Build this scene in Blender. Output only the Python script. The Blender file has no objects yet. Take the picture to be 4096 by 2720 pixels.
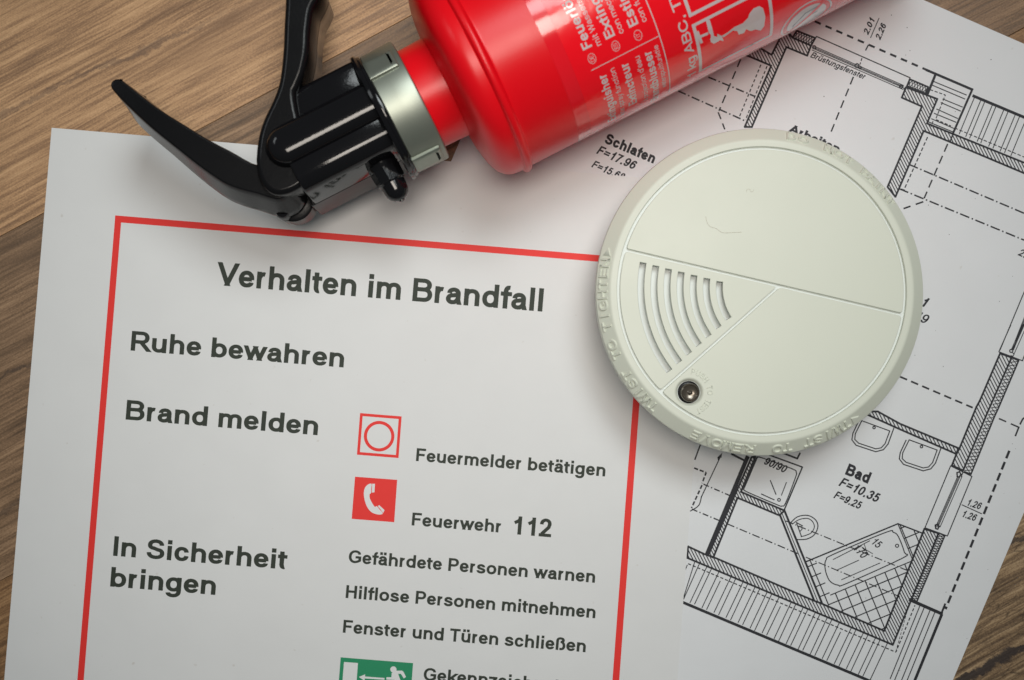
import bpy, bmesh, math, random
from math import sin, cos, pi, radians, atan2, hypot
from mathutils import Vector, Matrix
from mathutils.geometry import tessellate_polygon
random.seed(7)
SC = bpy.context.scene
COL = SC.collection
MM = 0.001

# ------------------------------------------------------------------ camera, world, lamps, exposure
D, PX = 0.38, 12730.0            # distance to the table; photograph pixels per metre on the table
F = PX * D
TAU = radians(1.15)
CAM = Vector((0, -D * sin(TAU), D * cos(TAU)))
FWD = (-CAM).normalized(); RIGHT = Vector((1, 0, 0)); UP = RIGHT.cross(FWD)
cd = bpy.data.cameras.new('camera'); cam = bpy.data.objects.new('camera', cd); COL.objects.link(cam)
cd.sensor_width = 36; cd.lens = 36 * F / 4096
cd.clip_start = .01; cd.clip_end = 20
cam.matrix_world = Matrix.Translation(CAM) @ Matrix((RIGHT, UP, -FWD)).transposed().to_4x4()
cd.dof.use_dof = True; cd.dof.focus_distance = .368; cd.dof.aperture_fstop = 13
SC.camera = cam

w = bpy.data.worlds.new('World'); SC.world = w; w.use_nodes = True
w.node_tree.nodes['Background'].inputs[0].default_value = (.80, .92, .94, 1)
w.node_tree.nodes['Background'].inputs[1].default_value = .095

def area(name, loc, target, size, size_y, power, color, spread=180):
    l = bpy.data.lights.new(name, 'AREA'); l.shape = 'RECTANGLE'; l.size = size; l.size_y = size_y
    l.energy = power; l.color = color; l.spread = radians(spread)
    o = bpy.data.objects.new(name, l); COL.objects.link(o)
    o.location = loc
    o.rotation_euler = (Vector(target) - Vector(loc)).to_track_quat('-Z', 'Y').to_euler()
    return o
o = area('warm_ceiling_lamp', (.010, .042, .60), (.010, .0415, 0), .25, .15, .205, (1, .915, .82), 62)
o.rotation_euler = (0, 0, radians(27))
area('window_light', (.135, .36, .75), (-.004, .004, 0), .38, .28, .275, (.93, .995, 1), 47)
area('added_fill_light', (-.42, .24, .50), (-.04, .02, 0), .16, .16, .026, (.93, .98, 1), 60)

SC.view_settings.view_transform = 'Standard'; SC.view_settings.look = 'None'
SC.view_settings.exposure = 0; SC.view_settings.gamma = 1

# ------------------------------------------------------------------ where things stand (mm on the table)
def P(px, py, z=0.0):
    r = FWD * F + RIGHT * (px - 2048) + UP * (1360 - py)
    return CAM + r * ((z - CAM.z) / r.z)
def crop(x0, y0, s):
    return lambda x, y: (x0 + s * x, y0 + s * y)
cA = crop(400, 0, .63776); cB = crop(1500, 0, .67768); cC = crop(2900, 0, .5739)
cD = crop(2300, 400, .63776); cG = crop(2650, 1650, .6824); cH = crop(1300, 1550, .74627)
cQ = crop(2200, 0, .55061); cR = crop(3500, 600, .51027); cS = crop(3600, 1300, .51029)
cT = crop(3650, 1800, .58684); cU = crop(2600, 1750, .61824); cV = crop(1300, 2550, .25413)
cI = crop(0, 0, .76531); cM = crop(1600, 0, .45924)
ident = lambda x, y: (x, y)

# ------------------------------------------------------------------ object helpers
def tag(o, label=None, cat=None, group=None, kind=None):
    if label: o['label'] = label
    if cat: o['category'] = cat
    if group: o['group'] = group
    if kind: o['kind'] = kind
    return o
def empty(name, m):
    o = bpy.data.objects.new(name, None); COL.objects.link(o); o.matrix_world = m; o.empty_display_size = .01
    return o
def obj(name, verts, faces, mat, parent=None, smooth=None):
    me = bpy.data.meshes.new(name); me.from_pydata([tuple(v) for v in verts], [], faces); me.update()
    me.materials.append(mat)
    o = bpy.data.objects.new(name, me); COL.objects.link(o)
    if parent: o.parent = parent
    if smooth is not None:
        me.shade_smooth(); me.set_sharp_from_angle(angle=radians(smooth))
    return o

class Mesh:
    def __init__(s): s.v = []; s.f = []
    def add(s, v, f):
        n = len(s.v); s.v += [Vector(q) for q in v]; s.f += [tuple(n + i for i in q) for q in f]
    def box(s, lo, hi):
        x0, y0, z0 = lo; x1, y1, z1 = hi
        s.add([(x0,y0,z0),(x1,y0,z0),(x1,y1,z0),(x0,y1,z0),(x0,y0,z1),(x1,y0,z1),(x1,y1,z1),(x0,y1,z1)],
              [(0,3,2,1),(4,5,6,7),(0,1,5,4),(1,2,6,5),(2,3,7,6),(3,0,4,7)])
    def lathe_x(s, prof, n=96, cy=0, cz=0, caps=True):
        v = []; f = []
        for (x, r) in prof:
            for k in range(n):
                a = 2*pi*k/n; v.append((x, cy + r*cos(a), cz + r*sin(a)))
        for i in range(len(prof)-1):
            for k in range(n):
                f.append((i*n+k, (i+1)*n+k, (i+1)*n+(k+1)%n, i*n+(k+1)%n))
        if caps:
            f.append(tuple(range(n))); f.append(tuple((len(prof)-1)*n + k for k in reversed(range(n))))
        s.add(v, f)
    def lathe_z(s, prof, n=128, cx=0, cy=0, cap0=True, cap1=True):
        v = []; f = []
        for (r, z) in prof:
            for k in range(n):
                a = 2*pi*k/n; v.append((cx + r*cos(a), cy + r*sin(a), z))
        for i in range(len(prof)-1):
            for k in range(n):
                f.append((i*n+k, i*n+(k+1)%n, (i+1)*n+(k+1)%n, (i+1)*n+k))
        if cap0: f.append(tuple(reversed(range(n))))
        if cap1: f.append(tuple((len(prof)-1)*n + k for k in range(n)))
        s.add(v, f)
    def xf(s, m):
        s.v = [m @ q for q in s.v]; return s
    def build(s, name, mat, parent=None, smooth=None):
        return obj(name, s.v, s.f, mat, parent, smooth)

def catmull(pts, sub=5, closed=True):
    n = len(pts); out = []
    for i in range(n if closed else n-1):
        p0, p1, p2, p3 = [Vector(pts[(i+k) % n] if closed else pts[min(max(i+k, 0), n-1)]) for k in (-1, 0, 1, 2)]
        for j in range(sub):
            t = j/sub
            out.append(.5*((2*p1) + (-p0+p2)*t + (2*p0-5*p1+4*p2-p3)*t*t + (-p0+3*p1-3*p2+p3)*t**3))
    if not closed: out.append(Vector(pts[-1]))
    return out
def ccw(p):
    a = sum(p[i][0]*p[(i+1) % len(p)][1] - p[(i+1) % len(p)][0]*p[i][1] for i in range(len(p)))
    return list(p) if a > 0 else list(reversed(p))
def inset_dirs(p):
    n = len(p); out = []
    for i in range(n):
        a = Vector(p[i]) - Vector(p[i-1]); b = Vector(p[(i+1) % n]) - Vector(p[i])
        na = Vector((-a.y, a.x)).normalized(); nb = Vector((-b.y, b.x)).normalized()
        m = na + nb
        if m.length < 1e-6: m = na.copy()
        m.normalize(); out.append(m * min(1/max(m.dot(na), .5), 1.6))
    return out
def prism(outline, levels, flare=None, units=MM):
    """stack of rings: levels = [(z, inset)], inset in mm; flare(p, z) -> extra outset in mm"""
    p = [Vector(q) for q in ccw([tuple(q) for q in outline])]; dirs = inset_dirs(p); n = len(p)
    v = []; f = []
    levels = [(levels[0][0], levels[0][1]+.12)] + list(levels) + [(levels[-1][0], levels[-1][1]+.12)]
    for z, ins in levels:
        for q, dd in zip(p, dirs):
            e = ins - (flare(q, z) if flare else 0)
            r = q + dd*e; v.append((r.x*units, r.y*units, z*units))
    for i in range(len(levels)-1):
        for k in range(n):
            f.append((i*n+k, i*n+(k+1) % n, (i+1)*n+(k+1) % n, (i+1)*n+k))
    f.append(tuple(reversed(range(n)))); f.append(tuple((len(levels)-1)*n+k for k in range(n)))
    m = Mesh(); m.add(v, f); return m
def stack(fn, levels):
    """like prism, but the ring at each level is made afresh by fn(inset), so deep fillets stay clean"""
    levels = [(levels[0][0], levels[0][1]+.12)] + list(levels) + [(levels[-1][0], levels[-1][1]+.12)]
    v = []; f = []
    for z, i in levels:
        r = ccw(fn(i)); n = len(r); v += [(x*MM, y*MM, z*MM) for x, y in r]
    for i in range(len(levels)-1):
        for k in range(n): f.append((i*n+k, i*n+(k+1) % n, (i+1)*n+(k+1) % n, (i+1)*n+k))
    f.append(tuple(reversed(range(n)))); f.append(tuple((len(levels)-1)*n+k for k in range(n)))
    m = Mesh(); m.add(v, f); return m
def fillet_levels(z0, z1, r0, r1, n=5):
    L = []
    if r0: L += [(z0 + r0*(1-cos(a)), r0*(1-sin(a))) for a in [pi/2*k/n for k in range(n)]] + [(z0+r0, 0)]
    else: L += [(z0, 0)]
    if r1: L += [(z1-r1, 0)] + [(z1 - r1*(1-sin(a)), r1*(1-cos(a))) for a in [pi/2*k/n for k in range(1, n+1)]]
    else: L += [(z1, 0)]
    return L

# ------------------------------------------------------------------ materials
class NT:
    def __init__(s, name):
        s.m = bpy.data.materials.new(name); s.m.use_nodes = True; s.t = s.m.node_tree; s.n = s.t.nodes
        s.b = s.n['Principled BSDF']
    def node(s, typ, **kw):
        n = s.n.new(typ)
        for k, val in kw.items():
            if k in n.inputs.keys(): n.inputs[k].default_value = val
            else: setattr(n, k, val)
        return n
    def link(s, a, b): s.t.links.new(a, b)
    def math(s, op, a, b=None, c=None, clamp=False):
        n = s.n.new('ShaderNodeMath'); n.operation = op; n.use_clamp = clamp
        for i, x in enumerate((a, b, c)):
            if x is None: continue
            if isinstance(x, (int, float)): n.inputs[i].default_value = x
            else: s.link(x, n.inputs[i])
        return n.outputs[0]
    def mix(s, fac, a, b):
        n = s.n.new('ShaderNodeMix'); n.data_type = 'RGBA'
        for i, x in ((0, fac), (6, a), (7, b)):
            if isinstance(x, (int, float)): n.inputs[i].default_value = x
            elif isinstance(x, tuple): n.inputs[i].default_value = (*x, 1)
            else: s.link(x, n.inputs[i])
        return n.outputs[2]
    def noise(s, vec, scale, detail=3, rough=.5, dist=0):
        n = s.node('ShaderNodeTexNoise', Scale=scale, Detail=detail, Roughness=rough, Distortion=dist)
        if vec is not None: s.link(vec, n.inputs['Vector'])
        return n.outputs['Fac']
    def mapping(s, vec, scale=(1,1,1), loc=(0,0,0), rot=(0,0,0)):
        n = s.n.new('ShaderNodeMapping'); s.link(vec, n.inputs[0])
        n.inputs['Scale'].default_value = scale; n.inputs['Location'].default_value = loc; n.inputs['Rotation'].default_value = rot
        return n.outputs[0]
    def coord(s): return s.node('ShaderNodeTexCoord').outputs['Object']
    def ramp(s, fac, stops):
        n = s.n.new('ShaderNodeValToRGB'); e = n.color_ramp.elements
        while len(e) > 1: e.remove(e[-1])
        e[0].position = stops[0][0]; e[0].color = (*stops[0][1], 1)
        for p, c in stops[1:]:
            x = e.new(p); x.color = (*c, 1)
        s.link(fac, n.inputs[0]); return n.outputs[0]
    def bump(s, h, strength, dist):
        n = s.node('ShaderNodeBump', Strength=strength, Distance=dist); s.link(h, n.inputs['Height']); s.link(n.outputs[0], s.b.inputs['Normal'])
    def set(s, col=None, rough=.5, spec=.5, metal=0, coat=0, coat_rough=.05):
        if col: s.b.inputs['Base Color'].default_value = (*col, 1)
        s.b.inputs['Roughness'].default_value = rough; s.b.inputs['Specular IOR Level'].default_value = spec
        s.b.inputs['Metallic'].default_value = metal; s.b.inputs['Coat Weight'].default_value = coat
        s.b.inputs['Coat Roughness'].default_value = coat_rough
        return s

def mat_paper(name, col, slant=False):
    t = NT(name).set(col, .75, .3); c = t.coord()
    n1 = t.noise(c, 9, 4, .6); n2 = t.noise(c, 900, 2, .5); n3 = t.noise(c, 60, 3)
    a = t.mix(t.math('MULTIPLY', n3, .5), tuple(x*.93 for x in col), tuple(min(1, x*1.03) for x in col))
    # small foxing specks
    vo = t.node('ShaderNodeTexNoise', Scale=420.0, Detail=1.0); t.link(c, vo.inputs['Vector'])
    k = t.math('MULTIPLY', t.math('SUBTRACT', vo.outputs['Fac'], .76, clamp=True), 5, clamp=True)
    a = t.mix(t.math('MULTIPLY', k, .5), a, (.35, .25, .15))
    t.link(a, t.b.inputs['Base Color'])
    h = t.math('ADD', t.math('MULTIPLY', n1, 8.0), t.math('ADD', t.math('MULTIPLY', n2, .05), t.math('MULTIPLY', n3, .5)))
    if slant:
        # broad bump that slopes down gently past a slanting line
        sp = t.node('ShaderNodeSeparateXYZ'); t.link(c, sp.inputs[0])
        d = t.math('ADD', t.math('ADD', t.math('MULTIPLY', sp.outputs[0], .908), t.math('MULTIPLY', sp.outputs[1], -.418)), .0378)
        d = t.math('ADD', d, t.math('MULTIPLY', t.math('SUBTRACT', t.noise(c, 14, 2), .5), .012))
        d = t.math('MULTIPLY', t.math('ADD', d, t.math('SQRT', t.math('ADD', t.math('MULTIPLY', d, d), .00002))), .5)
        h = t.math('ADD', h, t.math('MULTIPLY', d, -520.0))
    t.bump(h, .35, .0006)
    return t.m
M_PAPER = mat_paper('printer_paper', (.80, .80, .80), True)
M_PAPER2 = mat_paper('copy_paper', (.79, .80, .82))
def mat_ink(name, col, rough=.6, var=.25, scale=1500):
    t = NT(name).set(col, rough, .3); c = t.coord()
    n = t.math('ADD', t.math('MULTIPLY', t.noise(c, scale, 2), .7), t.math('MULTIPLY', t.noise(c, 90, 3), .5))
    t.link(t.mix(t.math('MULTIPLY', n, var), col, tuple(min(1, x*1.6+.03) for x in col)), t.b.inputs['Base Color'])
    return t.m
M_TEXT = mat_ink('laser_black_green', (.028, .036, .026))
M_INK = mat_ink('plan_ink', (.020, .021, .026))
M_REDINK = mat_ink('red_print', (.83, .034, .028), .55, .12)
M_GREEN = mat_ink('green_print', (.018, .26, .12), .55, .12)
M_WHITEINK = mat_ink('unprinted_white', (.78, .78, .78), .7, .05)
M_SPECK = mat_ink('toner_speck', (.12, .12, .12))

def mat_plastic(name, col, rough, spec=.5, coat=0, coat_rough=.04, tex=.0, texscale=700, var=0):
    t = NT(name).set(col, rough, spec, 0, coat, coat_rough); c = t.coord()
    n = t.noise(c, texscale, 3); n2 = t.noise(c, 40, 4, .6)
    if tex: t.bump(t.math('ADD', n, t.math('MULTIPLY', n2, .6)), tex, .0002)
    r = t.math('ADD', t.math('MULTIPLY', t.math('SUBTRACT', n2, .5), rough*.5), rough)
    t.link(r, t.b.inputs['Roughness'])
    if var: t.link(t.mix(n2, col, tuple(x*(1-var) for x in col)), t.b.inputs['Base Color'])
    return t.m
M_BLACK = mat_plastic('black_gloss_plastic', (.006, .0058, .007), .09, .38, tex=.06, texscale=1200)
M_SATIN = mat_plastic('black_satin_plastic', (.007, .007, .008), .34, .3, tex=.15, texscale=1500)
M_BLACK2 = mat_plastic('black_handle_plastic', (.006, .006, .0068), .20, .20, tex=.12, texscale=1500)
M_RED = mat_plastic('red_body_plastic', (.76, .0015, .008), .32, .4, tex=.05, texscale=900)
M_WHITE = mat_plastic('ivory_plastic', (.685, .712, .615), .42, .4, tex=.10, texscale=2500, var=.03)
M_WHITE2 = mat_plastic('ivory_plastic_rim', (.64, .645, .59), .45, .4, tex=.10, texscale=2500)
M_SLOT = mat_plastic('pale_slot_plastic', (.76, .80, .78), .5, .4)
M_BRASS = NT('dark_clear_button').set((.16, .135, .105), .26, .6, .7, .5).m
M_DARK = mat_plastic('dark_gap', (.010, .010, .012), .3)
M_GREY = NT('silver_paint').set((.31, .335, .285), .43, .5, .8, 0); 
_c = M_GREY.coord(); M_GREY.bump(M_GREY.noise(M_GREY.mapping(_c, (1, 8, 8)), 300, 3), .05, .0001); M_GREY = M_GREY.m

def mat_label():
    t = NT('glossy_label_film').set((.90, .0015, .010), .22, .4, 0, .75, .085); c = t.coord()
    big = t.noise(t.mapping(c, (1, 1.6, 1.6)), 38, 3, .55, .4); fine = t.noise(t.mapping(c, (1, .6, .6)), 420, 4, .7, 1.5)
    mask = t.math('MULTIPLY', t.math('SUBTRACT', t.noise(c, 22, 2), .40, clamp=True), 3, clamp=True)
    h = t.math('ADD', t.math('MULTIPLY', big, 1.0), t.math('MULTIPLY', t.math('MULTIPLY', fine, mask), .22))
    n = t.node('ShaderNodeBump', Strength=.34, Distance=.0012); t.link(h, n.inputs['Height'])
    t.link(n.outputs[0], t.b.inputs['Normal']); t.link(n.outputs[0], t.b.inputs['Coat Normal'])
    return t.m
M_LABEL = mat_label()
M_LABELWHITE = NT('label_white_print').set((.62, .52, .53), .12, .5, 0, 1.0, .05).m
M_FILM = NT('clear_film_edge').set((.80, .006, .016), .14, .5, 0, .6, .10).m
M_LABELDARK = NT('label_dark_print').set((.02, .05, .06), .12, .5, 0, 1.0, .05).m

def mat_wood(name, seed, light, mid, dark, streak=1.0, crack=None, cross=0, pores=1.0):
    t = NT(name).set(None, .42, .35); c0 = t.coord()
    c = t.mapping(c0, (1, 1, 1), (seed*1.37, seed*.61, 0))
    warp = t.noise(t.mapping(c, (5, 14, 1)), 1.0, 3, .55)
    # warped coordinate: grain runs along x, bends gently
    sep = t.node('ShaderNodeSeparateXYZ'); t.link(c, sep.inputs[0])
    yw = t.math('ADD', sep.outputs[1], t.math('MULTIPLY', t.math('SUBTRACT', warp, .5), .008))
    cb = t.node('ShaderNodeCombineXYZ'); t.link(sep.outputs[0], cb.inputs[0]); t.link(yw, cb.inputs[1])
    g = cb.outputs[0]
    fine = t.noise(t.mapping(g, (48, 1050, 1)), 1.0, 4, .7)
    medium = t.noise(t.mapping(g, (17, 420, 1), (7, 3, 0)), 1.0, 4, .65)
    broad = t.noise(t.mapping(g, (6, 60, 1)), 1.0, 5, .6, .25)
    patch = t.noise(t.mapping(c, (10, 26, 1)), 1.0, 3, .6)
    grit = t.noise(c, 1600, 2, .7)
    s = t.math('ADD', t.math('MULTIPLY', fine, .40), t.math('ADD', t.math('MULTIPLY', medium, .40), t.math('ADD', t.math('MULTIPLY', broad, .22), t.math('MULTIPLY', grit, .20))))
    s = t.math('ADD', t.math('MULTIPLY', t.math('SUBTRACT', s, .61), 4.0*streak), .5, clamp=True)
    col = t.ramp(s, [(.0, dark), (.36, tuple((a+b)/2 for a, b in zip(dark, mid))), (.55, mid), (1.0, light)])
    # long thin dark pores
    pr = t.noise(t.mapping(g, (22, 760, 1), (3, 5, 0)), 1.0, 2, .5)
    pk = t.math('MULTIPLY', t.math('MULTIPLY', t.math('SUBTRACT', pr, .60, clamp=True), 6*pores, clamp=True), t.math('ADD', t.math('MULTIPLY', patch, .9), .1))
    col = t.mix(t.math('MULTIPLY', pk, .75), col, tuple(x*.45 for x in dark))
    col = t.mix(t.math('MULTIPLY', t.math('SUBTRACT', patch, .50, clamp=True), 2.6, clamp=True), col, tuple(.6*a+.4*b for a, b in zip(dark, mid)))
    hgt = s
    if crack:
        # dark wandering shake in the wood: crack = (y0, slope, width, x0, x1, strength)
        s0 = t.node('ShaderNodeSeparateXYZ'); t.link(c0, s0.inputs[0])
        for (y0, sl, wd, x0, x1, st) in crack:
            wob = t.math('ADD', t.math('MULTIPLY', t.math('SUBTRACT', t.noise(t.mapping(c0, (26, 26, 1)), 1.0, 4, .65), .5), .012),
                         t.math('MULTIPLY', t.math('SUBTRACT', t.noise(c0, 300, 5, .75), .5), .0050))
            dy = t.math('ABSOLUTE', t.math('ADD', t.math('SUBTRACT', t.math('SUBTRACT', s0.outputs[1], t.math('MULTIPLY', s0.outputs[0], sl)), y0), wob))
            thick = t.math('MULTIPLY', t.math('ADD', t.math('MULTIPLY', t.noise(t.mapping(c0, (40, 60, 1)), 1.0, 3, .7), 2.4), -.75, clamp=True), wd)
            k = t.math('SUBTRACT', 1.0, t.math('DIVIDE', dy, t.math('ADD', thick, .00035)), clamp=True)
            ends = t.math('MULTIPLY', t.math('MULTIPLY', t.math('SUBTRACT', s0.outputs[0], x0), 60, clamp=True), t.math('MULTIPLY', t.math('SUBTRACT', x1, s0.outputs[0]), 40, clamp=True))
            k = t.math('MULTIPLY', t.math('MULTIPLY', t.math('MULTIPLY', k, 2.2, clamp=True), ends), st)
            col = t.mix(k, col, (dark[0]*.42, dark[1]*.5, dark[2]*.75))
    if cross:
        # tiny checks across the grain of the old board
        vor = t.node('ShaderNodeTexVoronoi', feature='DISTANCE_TO_EDGE'); vor.inputs['Scale'].default_value = 1.0
        t.link(t.mapping(g, (120, 620, 1)), vor.inputs['Vector'])
        ck = t.math('SUBTRACT', 1.0, t.math('MULTIPLY', vor.outputs['Distance'], 14), clamp=True)
        ck = t.math('MULTIPLY', ck, t.math('MULTIPLY', t.math('SUBTRACT', t.noise(c, 70, 3), .42, clamp=True), 5, clamp=True))
        col = t.mix(t.math('MULTIPLY', ck, cross), col, tuple(x*.3 for x in dark))
    t.link(col, t.b.inputs['Base Color'])
    t.bump(t.math('ADD', hgt, t.math('MULTIPLY', pk, -.6)), .25, .0003)
    t.link(t.math('ADD', t.math('MULTIPLY', s, .15), .36), t.b.inputs['Roughness'])
    return t.m

# ------------------------------------------------------------------ wooden floor: boards lie at 28.6 degrees
GA = radians(28.4)
gx = Vector((cos(GA), sin(GA))); gy = Vector((-sin(GA), cos(GA)))
seam = P(0, 945); s0 = Vector((seam.x, seam.y)).dot(gy)
base = Mesh(); base.box((-1.1, -1.1, -.020), (1.1, 1.1, -.0102))
floor = base.build('wooden_floor', M_DARK); tag(floor, 'brown wood grain floor boards under the papers', kind='structure')
BW = .0955
tones = {
 0: dict(light=(.72, .445, .24), mid=(.50, .288, .148), dark=(.22, .122, .066), streak=1.0),
 -1: dict(light=(.42, .265, .155), mid=(.245, .148, .084), dark=(.10, .062, .038), streak=.95),
 -2: dict(light=(.46, .27, .13), mid=(.28, .152, .070), dark=(.11, .058, .030), streak=1.0),
 -3: dict(light=(.50, .35, .205), mid=(.30, .195, .108), dark=(.105, .066, .040), streak=1.15),
}
rng = random.Random(3)
for k in range(-8, 8):
    # the board's own frame: x along the grain, y across
    y0 = s0 + k*BW
    tn = tones.get(k, tones[0])
    crack = None; cross = 0; seed = k + 11.3
    if k == 0: crack = [(.0285, -.045, .0010, -.26, -.02, .42)]
    if k == -1: crack = [(.055, .0, .0012, -.3, -.08, .5), (.032, .08, .0009, -.3, -.10, .45)]
    if k == -2: crack = [(.058, .0, .0012, -.3, -.1, .7)]
    if k == -3: crack = [(.020, .0, .0026, .02, .3, .95), (.052, -.02, .0012, .02, .3, .8)]; cross = .7
    mat = mat_wood('wood_board_%d' % (k+9), seed, crack=crack, cross=cross, pores=1.0 if k != -3 else 1.4, **tn)
    cuts = [-1.0, -.62, .62, 1.0] if k % 2 == 0 else [-1.0, -.34, .36, 1.0]
    if k in (0, -1, -2, -3): cuts = [-1.0, -.55, .55, 1.0]
    for a, b in zip(cuts[:-1], cuts[1:]):
        g = .00005; e = .0003
        x0, x1, ya, yb = a+g, b-g, g, BW-g
        out = [(x0, ya), (x1, ya), (x1, yb), (x0, yb)]
        m = prism([(x*1000, y*1000) for x, y in out], [(-10, 0), (-.18, 0), (-.06, .05), (0, .22)])
        o = m.build('board', mat, floor)
        o.matrix_local = Matrix.Rotation(GA, 4, 'Z') @ Matrix.Translation((0, y0, 0))

# ------------------------------------------------------------------ printing on flat sheets
class Ink:
    def __init__(s, z, mapf=None, gain=1.0): s.v = []; s.f = []; s.z = z; s.k = 0; s.map = mapf; s.gain = gain
    def pt(s, x, y):
        if s.map: return s.map(x, y)
        q = P(x, y, s.z); return Vector((q.x, q.y, s.z + (s.k % 60)*1.5e-7))
    def poly(s, pts, c=ident):
        s.k += 1
        p = [s.pt(*c(*q)) for q in pts]; n = len(s.v)
        tris = tessellate_polygon([[Vector((*c(*q), 0)) for q in pts]])
        s.v += p
        for t in tris:
            a, b, d = (p[i] for i in t)
            nz = (b-a).cross(d-a).z
            s.f.append(tuple(n+i for i in (t if nz > 0 or s.map else (t[0], t[2], t[1]))))
    def seg(s, a, b, w, sub=1):
        d = Vector((b[0]-a[0], b[1]-a[1]))
        if d.length < 1e-6: return
        d.normalize(); nn = Vector((-d.y, d.x))*w*s.gain/2; s.k += 1
        A = Vector(a); B = Vector(b)
        for i in range(sub):
            p = A.lerp(B, i/sub); q = A.lerp(B, (i+1)/sub); n = len(s.v)
            s.v += [s.pt(*(p-nn)), s.pt(*(p+nn)), s.pt(*(q+nn)), s.pt(*(q-nn))]
            s.f.append((n, n+1, n+2, n+3))
    def line(s, pts, w=4, c=ident, closed=False, dash=None, sub=1):
        q = [Vector(c(*p)) for p in pts]
        if closed: q.append(q[0])
        if dash is None:
            for i in range(len(q)-1):
                d = (q[i+1]-q[i]); 
                if d.length < 1e-6: continue
                e = d.normalized()*w*.42
                s.seg(q[i]-e, q[i+1]+e, w, sub)
            return
        di = 0; rem = dash[0]; on = True
        for i in range(len(q)-1):
            L = (q[i+1]-q[i]).length; d = (q[i+1]-q[i]).normalized(); pos = 0
            while pos < L:
                st = min(rem, L-pos)
                if on: s.seg(q[i]+d*pos, q[i]+d*(pos+st), w)
                pos += st; rem -= st
                if rem <= 1e-6: di = (di+1) % len(dash); rem = dash[di]; on = di % 2 == 0
    def circle(s, ctr, r, w, c=ident, n=40, sc=1):
        s.line([(ctr[0]+r*cos(2*pi*k/n), ctr[1]+r*sin(2*pi*k/n)) for k in range(n)], w, c, True)
    def disc(s, ctr, r, c=ident, n=28, ry=None):
        ry = ry or r
        s.poly([(ctr[0]+r*cos(2*pi*k/n), ctr[1]+ry*sin(2*pi*k/n)) for k in range(n)], c)
    def clipped(s, poly, a, b, w, c=ident, holes=()):
        """the stretches of segment a-b inside poly (and outside holes)"""
        A = Vector(a); B = Vector(b); ts = [0, 1]
        for pg in [poly, *holes]:
            for i in range(len(pg)):
                p = Vector(pg[i]); q = Vector(pg[(i+1) % len(pg)]); r = B-A; e = q-p
                den = r.x*e.y - r.y*e.x
                if abs(den) < 1e-9: continue
                t = ((p.x-A.x)*e.y - (p.y-A.y)*e.x)/den; u = ((p.x-A.x)*r.y - (p.y-A.y)*r.x)/den
                if 0 <= u <= 1 and 0 < t < 1: ts.append(t)
        ts.sort()
        def inside(pt, pg):
            k = False
            for i in range(len(pg)):
                x1, y1 = pg[i]; x2, y2 = pg[(i+1) % len(pg)]
                if (y1 > pt.y) != (y2 > pt.y) and pt.x < (x2-x1)*(pt.y-y1)/(y2-y1)+x1: k = not k
            return k
        for t0, t1 in zip(ts[:-1], ts[1:]):
            m = A.lerp(B, (t0+t1)/2)
            if t1-t0 > 1e-6 and inside(m, poly) and not any(inside(m, h) for h in holes):
                s.seg(c(*A.lerp(B, t0)), c(*A.lerp(B, t1)), w)
    def hatch(s, poly, ang, gap, w, c=ident, holes=(), off=0):
        d = Vector((cos(ang), sin(ang))); n = Vector((-d.y, d.x))
        us = [Vector(p).dot(n) for p in poly]; vs = [Vector(p).dot(d) for p in poly]
        u = min(us) + gap/2 + off
        while u < max(us):
            s.clipped(poly, n*u + d*(min(vs)-1), n*u + d*(max(vs)+1), w, c, holes); u += gap
    def zigzag(s, a0, b0, a1, b1, n, w, c=ident):
        """insulation: crossed strokes between edge a0-b0 and edge a1-b1"""
        A0, B0, A1, B1 = map(Vector, (a0, b0, a1, b1))
        for i in range(n):
            t, u = i/n, (i+1)/n
            s.seg(c(*A0.lerp(B0, t)), c(*A1.lerp(B1, u)), w); s.seg(c(*A1.lerp(B1, t)), c(*A0.lerp(B0, u)), w)
    def build(s, name, mat, parent, label=None):
        o = obj(name, s.v, s.f, mat, parent)
        if label: o['label'] = label
        return o
    def flush(s, name, mat, parent, label=None):
        """finish this drawn item as a part of its own and start the next"""
        if s.v: s.build(name, mat, parent, label)
        s.v = []; s.f = []

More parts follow.
